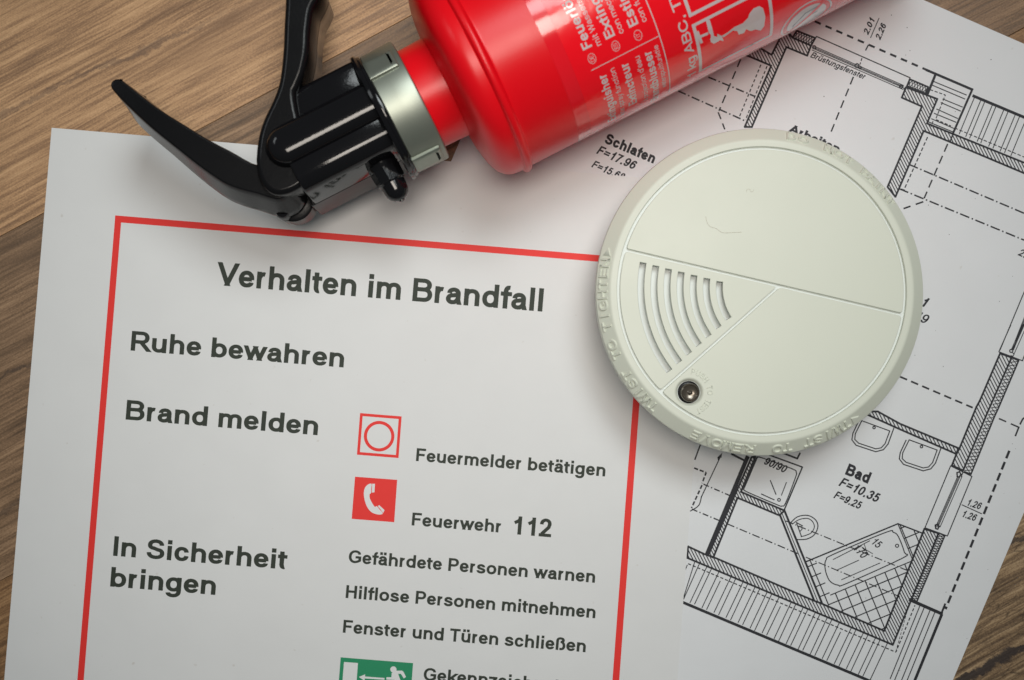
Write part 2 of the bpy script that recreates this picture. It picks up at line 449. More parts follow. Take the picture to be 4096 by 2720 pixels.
# ------------------------------------------------------------------ lettering: every letter is drawn as ribbons along its strokes
# glyph: advance, left and right bearing, class (c capital, x small), strokes.  [ ] = end cut square on the line, h / v = quarter bend
# that starts level / upright, . = dot
GL = {
'A': (722, 0, 0, 'c', '[0,0 .5,1]|[.5,1 1,0]|.2,.27 .8,.27'), 'B': (722, 73, 40, 'c', '[0,0 0,1]|0,1 .55,1 h.93,.77 v.55,.54 0,.54|.4,.54 .6,.54 h1,.27 v.6,0 0,0'),
'C': (722, 45, 40, 'c', '.97,.70 v.52,1 h0,.5 v.52,0 h.99,.30'), 'D': (722, 73, 40, 'c', '[0,0 0,1]|0,1 .42,1 h1,.5 v.42,0 0,0'),
'E': (667, 73, 45, 'c', '[0,0 0,1]|0,1 1,1]|0,.52 .93,.52]|0,0 1,0]'), 'F': (611, 73, 40, 'c', '[0,0 0,1]|0,1 1,1]|0,.5 .85,.5]'),
'G': (778, 45, 55, 'c', '.95,.73 v.52,1 h0,.5 v.52,0 .72,.04 .88,.1 1,.17 1,.46 .55,.46'), 'H': (722, 73, 73, 'c', '[0,0 0,1]|[1,0 1,1]|0,.53 1,.53'),
'I': (278, 70, 70, 'c', '[.5,0 .5,1]'), 'K': (722, 73, 0, 'c', '[0,0 0,1]|[1,1 .03,.34]|[1,0 .36,.58'), 'M': (833, 72, 72, 'c', '[0,0 0,1]|[0,1 .5,0]|[1,1 .5,0]|[1,0 1,1]'),
'N': (722, 72, 72, 'c', '[0,0 0,1]|[0,1 1,0]|[1,0 1,1]'), 'O': (778, 42, 42, 'c', '0,.5 v.5,1 h1,.5 v.5,0 h0,.5'), 'P': (667, 73, 45, 'c', '[0,0 0,1]|0,1 .55,1 h1,.72 v.55,.44 0,.44'),
'R': (722, 73, 10, 'c', '[0,0 0,1]|0,1 .58,1 h.93,.73 v.58,.46 0,.46|[1,0 .5,.48'), 'S': (667, 38, 40, 'c', '.94,.74 v.5,1 h.05,.75 v.35,.56 .66,.47 h1,.25 v.5,0 h0,.29'),
'T': (611, 20, 20, 'c', '[.5,0 .5,1]|[0,1 1,1]'), 'U': (722, 70, 70, 'c', '[0,1 0,.38 v.5,0 h1,.38 1,1]'), 'V': (667, 0, 0, 'c', '[0,1 .5,0]|[1,1 .5,0]'),
'W': (944, 5, 5, 'c', '[0,1 .25,0]|[.25,0 .5,1]|[.5,1 .75,0]|[.75,0 1,1]'), 'Y': (667, 0, 0, 'c', '[0,1 .5,.45|[1,1 .5,.45|[.5,0 .5,.5'),
'0': (556, 38, 42, 'c', '0,.5 v.5,1 h1,.5 v.5,0 h0,.5'), '1': (556, 80, 170, 'c', '[1,0 1,1]|1,.93 .72,.80 0,.66'), '2': (556, 28, 45, 'c', '.04,.70 v.5,1 h.96,.73 .86,.53 .10,.06|[0,0 1,0]'),
'3': (556, 36, 40, 'c', '.06,.74 v.48,1 h.92,.75 v.42,.54|.42,.54 .5,.54 h1,.27 v.48,0 h0,.27'), '4': (556, 20, 30, 'c', '[.74,0 .74,1]|.74,1 0,.27|0,.23 1,.23'), '5': (556, 40, 40, 'c', '.92,1 .2,1 .08,.45|.07,.5 .3,.62 .5,.63 h1,.32 v.5,0 h0,.27'),
'6': (556, 38, 40, 'c', '.93,.77 v.54,1 h0,.47 v.5,0 h1,.32 v.5,.62 h.02,.36'), '7': (556, 40, 40, 'c', '[0,1 1,1 .62,.55 .36,0]'), '8': (556, 38, 40, 'c', '.08,.76 v.5,1 h.92,.76 v.5,.54 h.08,.76|0,.27 v.5,.54 h1,.27 v.5,0 h0,.27'),
'9': (556, 38, 40, 'c', '.07,.23 v.46,0 h1,.53 v.5,1 h0,.68 v.5,.38 h.98,.64'),
'a': (556, 35, 40, 'x', '.08,.70 v.5,1 h.92,.68 .92,.2 1,0]|.92,.62 .4,.54 h0,.27 v.4,0 .6,.02 .8,.14 .92,.35'), 'b': (611, 66, 40, 'x', '[0,0 0,2]|0,.5 v.5,1 h1,.5 v.5,0 h0,.5'),
'c': (556, 40, 30, 'x', '.95,.66 v.5,1 h0,.5 v.5,0 h.97,.34'), 'd': (611, 40, 66, 'x', '[1,0 1,2]|0,.5 v.5,1 h1,.5 v.5,0 h0,.5'), 'e': (556, 34, 36, 'x', '0,.49 1,.49|1,.45 1,.5 v.5,1 h0,.5 v.5,0 h.97,.25'),
'f': (340, 8, -55, 'x', '[.40,0 .40,1.35 v.85,2 1.0,1.98|[0,1 .95,1]'), 'g': (611, 40, 66, 'x', '0,.5 v.5,1 h1,.5 v.5,0 h0,.5|[1,1 1,-.25 v.5,-1 h.04,-.5'), 'h': (611, 69, 67, 'x', '[0,0 0,2]|0,.55 v.53,1 h1,.6 1,0]'),
'i': (278, 70, 70, 'x', '[.5,0 .5,1]|..5,2.0'), 'j': (278, 70, 70, 'x', '[.5,-1 .5,1]|..5,2.0'), 'k': (556, 66, 5, 'x', '[0,0 0,2]|[1,1 .03,.28|[1,0 .40,.56'), 'l': (278, 70, 70, 'x', '[.5,0 .5,2]'),
'm': (889, 64, 66, 'x', '[0,0 0,1]|0,.6 v.27,1 h.5,.65 .5,0]|.5,.6 v.77,1 h1,.65 1,0]'), 'n': (611, 69, 67, 'x', '[0,0 0,1]|0,.55 v.53,1 h1,.6 1,0]'), 'o': (611, 40, 40, 'x', '0,.5 v.5,1 h1,.5 v.5,0 h0,.5'),
'p': (611, 66, 40, 'x', '[0,-1 0,1]|0,.5 v.5,1 h1,.5 v.5,0 h0,.5'), 'q': (611, 40, 66, 'x', '[1,-1 1,1]|0,.5 v.5,1 h1,.5 v.5,0 h0,.5'), 'r': (389, 66, -6, 'x', '[0,0 0,1]|0,.45 v.8,.98 1.0,.96'),
's': (556, 35, 35, 'x', '.92,.72 v.5,1 h.06,.74 v.35,.56 .66,.46 h1,.25 v.5,0 h0,.28'), 't': (333, 8, 5, 'x', '[.38,1.6 .38,.3 v.85,0 1,.02|[0,1 1,1]'), 'u': (611, 67, 69, 'x', '[0,1 0,.4 v.47,0 h1,.45|[1,0 1,1]'),
'v': (556, 5, 5, 'x', '[0,1 .5,0]|[1,1 .5,0]'), 'w': (778, 3, 3, 'x', '[0,1 .25,0]|[.25,0 .5,1]|[.5,1 .75,0]|[.75,0 1,1]'), 'x': (556, 5, 5, 'x', '[0,0 1,1]|[0,1 1,0]'), 'y': (556, 5, 5, 'x', '[0,1 .52,.02|[1,1 .5,-.45 .35,-.9 .05,-1'),
'z': (500, 20, 20, 'x', '[0,1 1,1]|1,.97 0,.03|[0,0 1,0]'), 'ß': (611, 66, 35, 'x', '[0,0 0,1.3 v.42,2 h.86,1.5 v.5,1.0|.45,1.05 h1,.42 v.55,0 .35,0'),
'.': (278, 70, 70, 'x', '..5,0'), ',': (278, 70, 70, 'x', '..5,0|.5,0 .5,-.3 .1,-.6'), '/': (278, 0, 0, 'c', '[0,0 1,1]'), '=': (584, 50, 50, 'c', '[0,.62 1,.62]|[0,.3 1,.3]'), "'": (238, 60, 60, 'c', '[.5,.78 .5,1]'), '-': (333, 40, 40, 'c', '[0,.35 1,.35]'),
}
for _k, _b, _x in (('ä', 'a', '|..2,2.0|..8,2.0'), ('ö', 'o', '|..2,2.0|..8,2.0'), ('ü', 'u', '|..2,2.0|..8,2.0'), ('à', 'a', '|.3,2.0 .6,1.45')): GL[_k] = GL[_b][:4] + (GL[_b][4] + _x,)
CAP = .716
_gc = {}
def glyph(ch, t, raised=None):
    key = (ch, t, raised)
    if key in _gc: return _gc[key]
    adv, l, r, cls, paths = GL[ch]; v = []; f = []
    l *= .78; r *= .78; l, r, W = l/1000, r/1000, (adv-l-r)/1000
    if W < t: l -= (t-W)/2; W = t
    xh = .519; cn = .84 if t > .12 else .93; ty = t*cn     # level strokes are a little thinner than upright ones
    def X(x): return l + t/2 + x*(W-t)
    def Y(y):
        if cls == 'c': return ty/2 + y*(CAP-ty)
        if y < 0: return ty/2 + y*.21
        if y > 1: return xh - ty/2 + (y-1)*(CAP-xh)
        return ty/2 + y*(xh-ty)
    def nums(s): a, b = s.split(','); return X(float(a)), Y(float(b))
    for pi_, pth in enumerate(paths.split('|')):
        zz = 0 if raised else pi_
        if pth.startswith('..') or (pth[0] == '.' and pth[1] == '.'):
            x, y = nums(pth[1:]); q = [(x-t/2, y-t/2), (x+t/2, y-t/2), (x+t/2, y+t/2), (x-t/2, y+t/2)]
            n = len(v)
            if raised:
                v += [Vector((a, b, 0)) for a, b in q] + [Vector((x+(a-x)*.5, y+(b-y)*.5, raised)) for a, b in q]
                f += [(n+4, n+5, n+6, n+7)] + [(n+i, n+(i+1) % 4, n+4+(i+1) % 4, n+4+i) for i in range(4)]
            else: v += [Vector((a, b, zz)) for a, b in q]; f.append((n, n+1, n+2, n+3))
            continue
        sq0 = pth[0] == '['; sq1 = pth[-1] == ']'; pts = []
        for tok in pth.strip('[]').split(' '):
            if tok[0] in 'hv':
                x1, y1 = nums(tok[1:]); x0, y0 = pts[-1]
                for i in range(1, 9):
                    a = pi/2*i/8; s_, c_ = sin(a)**.92, 1-max(cos(a), 0)**.92
                    pts.append((x0+(x1-x0)*s_, y0+(y1-y0)*c_) if tok[0] == 'h' else (x0+(x1-x0)*c_, y0+(y1-y0)*s_))
            else: pts.append(nums(tok))
        p = [Vector(q) for q in pts]; n = len(p); closed = (p[0]-p[-1]).length < 1e-6
        L = []; R_ = []
        for i in range(n):
            if closed: a = p[i]-p[i-1 if i else -2]; b = p[(i+1) if i < n-1 else 1]-p[i]
            else: a = p[i]-p[i-1] if i else p[1]-p[0]; b = p[i+1]-p[i] if i < n-1 else a
            a.normalize(); b.normalize(); na = Vector((-a.y, a.x)); nb = Vector((-b.y, b.x)); m = (na+nb).normalized(); k = t/2/max(m.dot(na), .55)
            mk = Vector((m.x*k, m.y*k*cn)); L.append(p[i]+mk); R_.append(p[i]-mk)
        def cut(q, d, e):
            if abs(d.y) > .3: return q + d*((e.y+math.copysign(ty/2, d.y)-q.y)/d.y)
            return q + d*((e.x+math.copysign(t/2, d.x)-q.x)/d.x)
        if sq0: d = (p[0]-p[1]).normalized(); L[0] = cut(L[0], d, p[0]); R_[0] = cut(R_[0], d, p[0])
        if sq1: d = (p[-1]-p[-2]).normalized(); L[-1] = cut(L[-1], d, p[-1]); R_[-1] = cut(R_[-1], d, p[-1])
        o = len(v)
        for a, b in zip(L, R_):
            if raised:
                c = (a+b)/2; v += [Vector((*a, 0)), Vector((*(c+(a-c)*.55), raised)), Vector((*(c+(b-c)*.55), raised)), Vector((*b, 0))]
            else: v += [Vector((*a, zz)), Vector((*b, zz))]
        m = 4 if raised else 2
        for i in range(n-1):
            for j in range(m-1): f.append((o+i*m+j, o+i*m+j+1, o+(i+1)*m+j+1, o+(i+1)*m+j))
        if raised and not closed: f += [(o+3, o+2, o+1, o), (o+(n-1)*4, o+(n-1)*4+1, o+(n-1)*4+2, o+(n-1)*4+3)]
    _gc[key] = (v, f, adv/1000); return _gc[key]
def text_mesh(body, t=.145, shear=0.0, raised=None):
    V = []; Fc = []; x = 0; k = 0
    for ch in body:
        if ch == ' ': x += .278; continue
        v, f, adv = glyph(ch, t, raised); n = len(V)
        for q in v:
            V.append(Vector((q.x + x + shear*q.y, q.y, q.z)))
        Fc += [tuple(n+i for i in g) for g in f]; x += adv
    return V, Fc
def text_ink(ink, body, p0, p1, cap, bold=.145, shear=0, c=ident):
    """baseline from p0 to p1 (crop coordinates), capitals cap high (crop units)"""
    v, f = text_mesh(body, bold, shear)
    x0 = min(q.x for q in v); x1 = max(q.x for q in v)
    a = Vector(p0); b = Vector(p1); d = b-a; L = d.length; d.normalize(); u = Vector((d.y, -d.x))
    n = len(ink.v); ink.k += 1
    for q in v:
        r = a + d*((q.x-x0)/(x1-x0)*L) + u*(q.y/CAP*cap)
        r = ink.pt(*c(*r)); r.z += q.z*1e-6; ink.v.append(r)
    ink.f += [tuple(n+i for i in t) for t in f]

def sheet(name, corners, z, mat, thick=.0001):
    """a sheet of paper; corners as pixels, ordered tl tr br bl; fine grid so the edges can lift a little"""
    c = [P(*q, z) for q in corners]; nx, ny = 42, 60; v = []; f = []
    for j in range(ny+1):
        for i in range(nx+1):
            a, b = i/nx, j/ny
            p = c[0].lerp(c[1], a).lerp(c[3].lerp(c[2], a), b)
            v.append((p.x, p.y, z))
    for j in range(ny):
        for i in range(nx):
            k = j*(nx+1)+i; f.append((k, k+nx+1, k+nx+2, k+1))
    n = len(v); v += [(x, y, zz-thick) for x, y, zz in v]
    f += [tuple(n+i for i in reversed(q)) for q in f]
    ring = [i for i in range(nx+1)] + [j*(nx+1)+nx for j in range(1, ny+1)] + [ny*(nx+1)+i for i in range(nx-1, -1, -1)] + [j*(nx+1) for j in range(ny-1, 0, -1)]
    for a, b in zip(ring, ring[1:]+ring[:1]): f.append((a, b, b+n, a+n))
    return obj(name, v, f, mat)

ZP, ZN = .00014, .00030       # tops of the plan sheet and of the notice lying over it
LIFT = .000025

# ---------------------------------------------- the notice
notice = sheet('notice_sheet', [(206.6, 511), (2857, 734.5), (2592.5, 4300), (-119, 4300)], ZN, M_PAPER)
tag(notice, 'white printed sheet with red border and bold black German fire instructions', 'paper sheet')
zt = ZN + LIFT
ink = Ink(zt); W_ = 25.5
TL, TR, BR, BL = (461, 861.5), (2600, 1037.5), (2361.6, 4300), (180.1, 4300)
iTL, iTR, iBR, iBL = (484.5, 890), (2572, 1061.5), (2335.5, 4272), (208, 4272)
for q in ([TL, TR, iTR, iTL], [TR, BR, iBR, iTR], [BR, BL, iBL, iBR], [BL, TL, iTL, iBL]): ink.poly(q)
ink.build('border', M_REDINK, notice, 'red printed frame line')
TX = [
 ('heading', 'Verhalten im Brandfall', (863, 1140), (2169, 1246.5), 93, ident, .154),
 ('heading', 'Ruhe bewahren', (522, 1402), (1374, 1470), 79, ident, .154),
 ('heading', 'Brand melden', (502, 1678), (1270, 1741), 79, ident, .154),
 ('heading', 'In Sicherheit', (452, 2223), (1146, 2278), 79, ident, .154),
 ('heading', 'bringen', (440, 2346), (861, 2380), 79, ident, .154),
 ('text_line', 'Feuermelder betätigen', (487, 394), (1501, 477), 69.5, cH, .154),
 ('text_line', 'Feuerwehr', (464, 739), (941, 778), 69.5, cH, .154),
 ('text_line', '112', (1007, 786), (1211, 803), 98, cH, .148),
 ('text_line', 'Gefährdete Personen warnen', (125, 939), (1446, 1047), 69.5, cH, .154),
 ('text_line', 'Hilflose Personen mitnehmen', (110, 1128), (1448, 1237), 69.5, cH, .154),
 ('text_line', 'Fenster und Türen schließen', (95, 1314), (1396, 1419), 69.5, cH, .154),
 ('text_line', 'Gekennzeichneten', (1693, 2722), (2318, 2773), 52, ident, .154),
]
for nm, body, a, b, cap, c, bold in TX:
    ink = Ink(zt); text_ink(ink, body, a, b, cap, bold, 0, c)
    ink.build(nm, M_TEXT, notice, 'bold black words "%s"' % body)
# alarm button pictogram
ink = Ink(zt)
o_ = [(188, 137), (411, 155), (394, 378), (171, 360)]; cx_, cy_ = 291, 257.5
def shrink(q, k): return [(cx_+(x-cx_)*k, cy_+(y-cy_)*k) for x, y in q]
i_ = shrink(o_, .865)
for k in range(4): ink.poly([o_[k], o_[(k+1) % 4], i_[(k+1) % 4], i_[k]], cH)
ro = [(290+82*cos(2*pi*k/48), 261+82*sin(2*pi*k/48)) for k in range(48)]; ri = [(290+65*cos(2*pi*k/48), 261+65*sin(2*pi*k/48)) for k in range(48)]
for k in range(48): ink.poly([ro[k], ro[(k+1) % 48], ri[(k+1) % 48], ri[k]], cH)
ink.build('pictogram', M_REDINK, notice, 'red outlined square with a red ring inside')
ink = Ink(zt); ink.poly([(161, 478), (387, 495), (371, 722), (143, 704)], cH)
pic = ink.build('pictogram', M_REDINK, notice, 'solid red square with white telephone receiver')
ink = Ink(zt+LIFT)
rec = catmull([(221, 528), (236, 517), (250, 517), (248, 540), (247, 565), (239, 573), (241, 596), (258, 628), (268, 640), (278, 636), (294, 656), (306, 668), (308, 678), (290, 681), (262, 675), (240, 660), (222, 632), (212, 600), (208, 570), (212, 543)], 3)
ink.poly([tuple(q) for q in rec], cH)
ink.poly([(253, 516), (268, 516), (265, 562), (251, 563)], cH); ink.poly([(283, 635), (291, 631), (319, 657), (312, 673)], cH)
ink.build('receiver', M_WHITEINK, pic)
# escape route sign, running out of the picture below
ink = Ink(zt); ink.poly([(247, 312), (1387, 403), (1343, 965), (203, 874)], cV)
pic = ink.build('pictogram', M_GREEN, notice, 'green escape route sign with white door, arrow and running man')
ink = Ink(zt+LIFT)
ink.poly([(299, 385), (519, 402), (487, 830), (265, 812)], cV)
ink.poly([(532, 622), (632, 580), (630, 614), (938, 637), (936, 665), (627, 645), (622, 680)], cV)
ink.disc((1077, 503), 49, cV)
ink.poly([(1050, 560), (1122, 522), (1215, 522), (1238, 545), (1275, 620), (1240, 645), (1195, 572), (1150, 570), (1175, 640), (1205, 720), (1180, 800), (1140, 800), (1150, 720), (1090, 668), (965, 662), (968, 625), (1045, 625)], cV)
ink.build('pictogram_figures', M_WHITEINK, pic)

# ---------------------------------------------- the floor plan
plan = sheet('floor_plan_sheet', [(2330.8, -595), (4767, 468), (3290, 3949), (854, 2886)], ZP, M_PAPER2)
tag(plan, 'white sheet with black architectural floor plan of bathroom and bedrooms', 'paper sheet')
zt = ZP + LIFT
HA_ = radians(63)
wl = Ink(zt, None, 1.42)      # walls with their hatching
def wall(poly, c, gap, w=2.9, edge=5.5, ang=HA_):
    if wl.v: wl.flush('wall_symbol', M_INK, plan, 'hatched wall between heavy lines')
    wl.hatch(poly, ang, gap, w, c); wl.line(poly, edge, c, True)
wall([(470, 262), (600, 318), (573, 388), (428, 328), (187, 885), (137, 885), (322, 458), (150, 385), (120, 372), (235, 330), (325, 382), (385, 262), (430, 210)], cC, 19)
wall([(1262, 608), (1480, 690), (1408, 860), (2130, 1152), (2130, 1226), (1385, 912), (1188, 1372), (1133, 1303), (1372, 742), (1232, 680)], cC, 19)
wl.flush('wall_symbol', M_INK, plan, 'hatched wall between heavy lines')
wl.line([(470, 262), (500, 214), (628, 264), (602, 316)], 5, cC); wl.zigzag((500, 216), (625, 266), (475, 262), (600, 314), 7, 2.2, cC)
wl.flush('insulation_symbol', M_INK, plan)
wl.line([(1268, 600), (1288, 552), (1415, 606), (1400, 652), (1268, 600)], 5, cC); wl.zigzag((1286, 555), (1415, 608), (1268, 602), (1398, 652), 7, 2.2, cC)
wl.flush('insulation_symbol', M_INK, plan)
# right-hand outer wall with insulation
wall([(785, 222), (875, 255), (684, 690), (495, 1140), (407, 1100), (440, 1017), (467, 965), (600, 640), (625, 595)], cS, 24)
wl.line([(884, 258), (930, 280), (770, 655), (742, 715), (556, 1170), (505, 1150)], 4.5, cS); wl.zigzag((880, 265), (505, 1140), (928, 285), (553, 1165), 32, 2.4, cS)
wall([(1215, -6), (1262, -6), (1392, 66), (1735, 209), (1722, 243), (1380, 93), (1195, 10)], cG, 16.5)
# lower right corner and the bottom wall
wall([(1535, 682), (1618, 708), (1350, 1362), (925, 1182), (145, 852), (150, 785), (245, 830), (300, 848), (885, 1102), (928, 1118), (1300, 1280)], cG, 16)
wl.line([(1620, 706), (1655, 722), (1490, 1110), (1452, 1092)], 4.5, cG); wl.zigzag((1617, 712), (1453, 1092), (1652, 724), (1488, 1106), 26, 2.4, cG)
wall([(522, 262), (545, 258), (460, 465), (715, 575), (685, 603), (440, 500), (298, 850), (268, 838)], cG, 15)
wl.line([(498, 262), (262, 828)], 12, cG)
wl.line([(715, 575), (935, 1118)], 6, cG); wl.line([(688, 600), (888, 1100)], 6, cG); wl.line([(700, 590), (912, 1112)], 2.5, cG)
wl.line([(405, 243), (482, 282)], 6, cG)
wl.flush('wall_symbol', M_INK, plan, 'hatched wall between heavy lines')

ln = Ink(zt, None, 1.45)      # thin solid lines: windows, stairs, roof strips
ln.line([(1405, 488), (1725, 625)], 7, cC); ln.line([(1725, 620), (1588, 932)], 6, cC); ln.line([(1470, 512), (1412, 655)], 7, cC)
ln.flush('stair_symbol', M_INK, plan)
ln.line([(602, 318), (638, 254), (1290, 542), (1268, 602), (1245, 620)], 3.2, cC)
for off in (0, 9, 17, 30): ln.line([(612-off*.2, 318+off), (1246-off*.2, 596+off*.9)], 2.3, cC)
ln.line([(955, 405), (940, 450)], 3, cC, dash=(12, 6)); ln.circle((920, 458), 14, 3, cC); ln.circle((940, 470), 9, 3, cC); ln.circle((622, 330), 11, 3, cC); ln.circle((1228, 603), 11, 3, cC)
ln.flush('window_symbol', M_INK, plan)
for a, b in [((1455, 568), (1682, 662)), ((1448, 595), (1672, 690)), ((1518, 690), (1655, 746)), ((1505, 715), (1642, 774)), ((1475, 760), (1622, 826)), ((1458, 790), (1610, 852)), ((1440, 828), (1602, 898)), ((1420, 850), (1590, 920))]: ln.line([a, b], 2.8, cC)
ln.line([(1730, 668), (2110, 828)], 8, cC)
for x in (1740, 1785, 1812, 1865, 1890, 1945, 1975, 2025, 2055, 2100): 
    y = 675 + (x-1740)*.42; ln.line([(x, y), (x-107, y+258)], 2.6, cC)
ln.line([(1590, 930), (1570, 985)], 4, cC)
ln.flush('stair_symbol', M_INK, plan)
# window at the right edge
ln.line([(1175, 1100), (980, 1568)], 3, cR); ln.line([(868, 0), (775, 210), (960, 280), (985, 215)], 3, cS)
for dx in (0, 9, 17): ln.line([(960+dx, -5), (872+dx*.9, 195)], 2.3, cS)
for dx in (0, 8, 16): ln.line([(1176+dx, 1300), (1070+dx, 1568)], 2.2, cR)
ln.line([(1000, -10), (895, 225)], 2.3, cS); ln.circle((872, 203), 12, 3, cS); ln.line([(880, 215), (895, 228), (885, 245), (868, 240)], 2.6, cS)
ln.flush('window_symbol', M_INK, plan)
# lower window
ln.line([(260, 108), (85, 530), (238, 586), (405, 180), (260, 108)], 3, cT)
for dx in (0, 8, 16, 30): ln.line([(308+dx, 180), (158+dx, 525)], 2.3, cT)
ln.line([(305, 182), (303, 155), (320, 148), (330, 165), (318, 185)], 4, cT, True); ln.line([(158, 535), (155, 512), (172, 505), (182, 520), (172, 540)], 4, cT, True)
ln.line([(345, 150), (332, 182)], 3, cT)
ln.flush('window_symbol', M_INK, plan)
# shower tray, basins, toilet, bath
ln.line([(615, 245), (820, 320), (712, 575)], 4, cG); ln.line([(556, 262), (480, 440)], 3.4, cG)
ln.line([tuple(q) for q in catmull([(590, 268), (760, 330), (784, 352), (778, 385), (722, 530), (700, 548), (670, 540), (495, 465), (478, 447), (484, 420), (548, 275), (560, 262)], 4)], 3, cG, True)
ln.line([(632, 398), (665, 480)], 3, cG); ln.line([(726, 410), (697, 486)], 2.6, cG); ln.line([(580, 478), (655, 512)], 3, cG); ln.circle((683, 512), 8, 2.8, cG)
ln.line([(650, 215), (790, 270), (806, 238)], 5, cG)
ln.flush('shower_symbol', M_INK, plan, 'square shower tray with rounded inner edge')
ln.line([(338, 262), (228, 495)], 3, cG); ln.line([tuple(q) for q in catmull([(228, 495), (212, 545), (163, 578)], 5, False)], 3, cG); ln.poly([(352, 234), (327, 290), (351, 300)][:2]+[(322, 262)], cG); ln.poly([(350, 238), (326, 258), (345, 266)], cG)
ln.line([(225, 180), (190, 275)], 4, cG)
ln.flush('arrow_symbol', M_INK, plan)
for dx, dy in ((0, 0), (278, 112)):
    ln.line([(1150+dx, 50+dy), (1116+dx, 122+dy), (1110+dx, 160+dy), (1135+dx, 192+dy), (1250+dx, 230+dy), (1295+dx, 218+dy), (1322+dx, 185+dy), (1356+dx, 92+dy)], 3.2, cG)
    ln.line([(1168+dx, 48+dy), (1332+dx, 108+dy), (1305+dx, 182+dy), (1282+dx, 207+dy), (1250+dx, 213+dy), (1150+dx, 180+dy), (1127+dx, 158+dy), (1130+dx, 125+dy), (1168+dx, 48+dy)], 3.0, cG)
    ln.circle((1240+dx, 88+dy), 7, 3, cG); ln.flush('basin_symbol', M_INK, plan)
ln.flush('basin_symbol', M_INK, plan)
ln.line([tuple(q) for q in catmull([(748, 650), (790, 612), (850, 603), (896, 628), (911, 668), (890, 716), (845, 742), (790, 745)], 4, False)], 3, cG)
ln.line([tuple(q) for q in catmull([(760, 655), (800, 628), (850, 621), (880, 640), (890, 672), (872, 705), (840, 720), (812, 728)], 4, False)], 2.6, cG)
ln.line([(785, 645), (815, 728)], 3, cG); ln.line([(785, 645), (822, 665)], 3, cG); ln.line([tuple(q) for q in catmull([(795, 672), (812, 668), (818, 682), (806, 697)], 4, False)], 2.6, cG)
ln.flush('toilet_symbol', M_INK, plan)
tub = [(893, 853), (1380, 652), (1468, 868), (985, 1070)]
ln.line([(838, 876), (1380, 652), (1530, 710)], 4, cG); ln.line([(1380, 652), (1468, 868), (985, 1070)], 3, cG)
ln.line([tuple(q) for q in catmull([(952, 900), (960, 862), (1000, 832), (1310, 702), (1352, 702), (1382, 726), (1418, 820), (1410, 852), (1080, 1002), (1030, 1012), (985, 992), (962, 950)], 4)], 3, cG, True)
ln.line([(1000, 862), (1215, 752)], 2.4, cG); ln.line([(1020, 925), (1150, 866)], 2.4, cG); ln.line([(1050, 980), (1275, 882)], 2.4, cG); ln.circle((1375, 781), 9, 2.8, cG)
area_ = [(838, 876), (1380, 652), (1530, 712), (1300, 1275), (932, 1112)]
tg = radians(-22.5)
ln.hatch(area_, tg, 63, 3.2, cG, [tub]); ln.hatch(area_, tg+pi/2, 63, 3.2, cG, [tub], 12)
ln.flush('bathtub_symbol', M_INK, plan, 'slanted bathtub on square tiles')
# roof strips along the bottom
ln.line([(122, 1114), (1150, 1546), (1230, 1580)], 8, cG)
for k in range(0, 19):
    for dx in (0, 27):
        x = 118 + k*70.5 + dx; 
        y = 850 + .425*(x-145) + 8
        if x > 1335 or x < 150: continue
        xe = x-98; ye = y+208 + random.uniform(-3, 3)
        if k % 5 == 3 and dx: y += 40; x -= 18
        ln.line([(x, y), (max(xe, 124) if k < 2 else xe, ye)], 2.6, cG)
ln.line([(145, 895), (128, 935)], 2.6, cG)
ln.line([(1450, 1098), (1637, 1180)], 9, cG); ln.line([(1636, 1186), (1480, 1568)], 8, cG)
for x in (1510, 1535, 1570, 1598): ln.line([(x, 1130+(x-1510)*.42), (x-175, 1130+(x-1510)*.42+430)], 2.8, cG)
ln.flush('roof_strip_symbol', M_INK, plan)

ds = Ink(zt, None, 1.35)      # dashed and dash-dotted lines
ds.line([(625, 148), (1412, 490)], 6.5, cC, dash=(27, 20)); ds.flush('dashed_line', M_INK, plan); ds.line([(1000, 312), (978, 355)], 4, cC, dash=(26, 10)); ds.flush('dashed_line', M_INK, plan)
ds.line([(895, 535), (735, 930)], 4.5, cC, dash=(33, 18)); ds.flush('dashed_line', M_INK, plan); ds.line([(1430, 625), (1536, 662), (1468, 832), (1575, 878)], 3, cC, dash=(13, 6)); ds.flush('dashed_line', M_INK, plan); ds.line([(1450, 845), (1436, 885)], 3, cC, dash=(9, 6)); ds.flush('dashed_line', M_INK, plan)
ds.line([(1600, 892), (2110, 1105)], 3, cC, dash=(14, 7)); ds.flush('dashed_line', M_INK, plan)
ds.line([(1412, 955), (1248, 1322)], 3.6, cC, dash=(15, 8)); ds.flush('dashed_line', M_INK, plan); ds.line([(1280, 1145), (2110, 1497)], 4.6, cC, dash=(40, 10, 6, 10)); ds.flush('dashed_line', M_INK, plan); ds.line([(1213, 1315), (2120, 1688)], 4.6, cC, dash=(40, 10, 6, 10)); ds.flush('dashed_line', M_INK, plan)
ds.line([(1552, 1003), (1388, 1382)], 4.6, cC, dash=(34, 18)); ds.flush('dashed_line', M_INK, plan); ds.line([(1382, 1406), (1244, 1454)], 5, cC, dash=(32, 22)); ds.flush('dashed_line', M_INK, plan); ds.line([(1230, 1318), (1252, 1326)], 3.6, cC); ds.flush('dashed_line', M_INK, plan)
ds.line([(1150, 560), (1492, 702)], 4.6, cQ, dash=(34, 10, 6, 10)); ds.flush('dashed_line', M_INK, plan); ds.line([(930, 660), (1422, 880)], 4.6, cQ, dash=(34, 10, 6, 10)); ds.flush('dashed_line', M_INK, plan)
ds.line([(1385, 430), (1228, 805)], 4.4, cQ, dash=(34, 18)); ds.flush('dashed_line', M_INK, plan); ds.line([(1222, 815), (1270, 940)], 4.4, cQ, dash=(30, 18)); ds.flush('dashed_line', M_INK, plan)
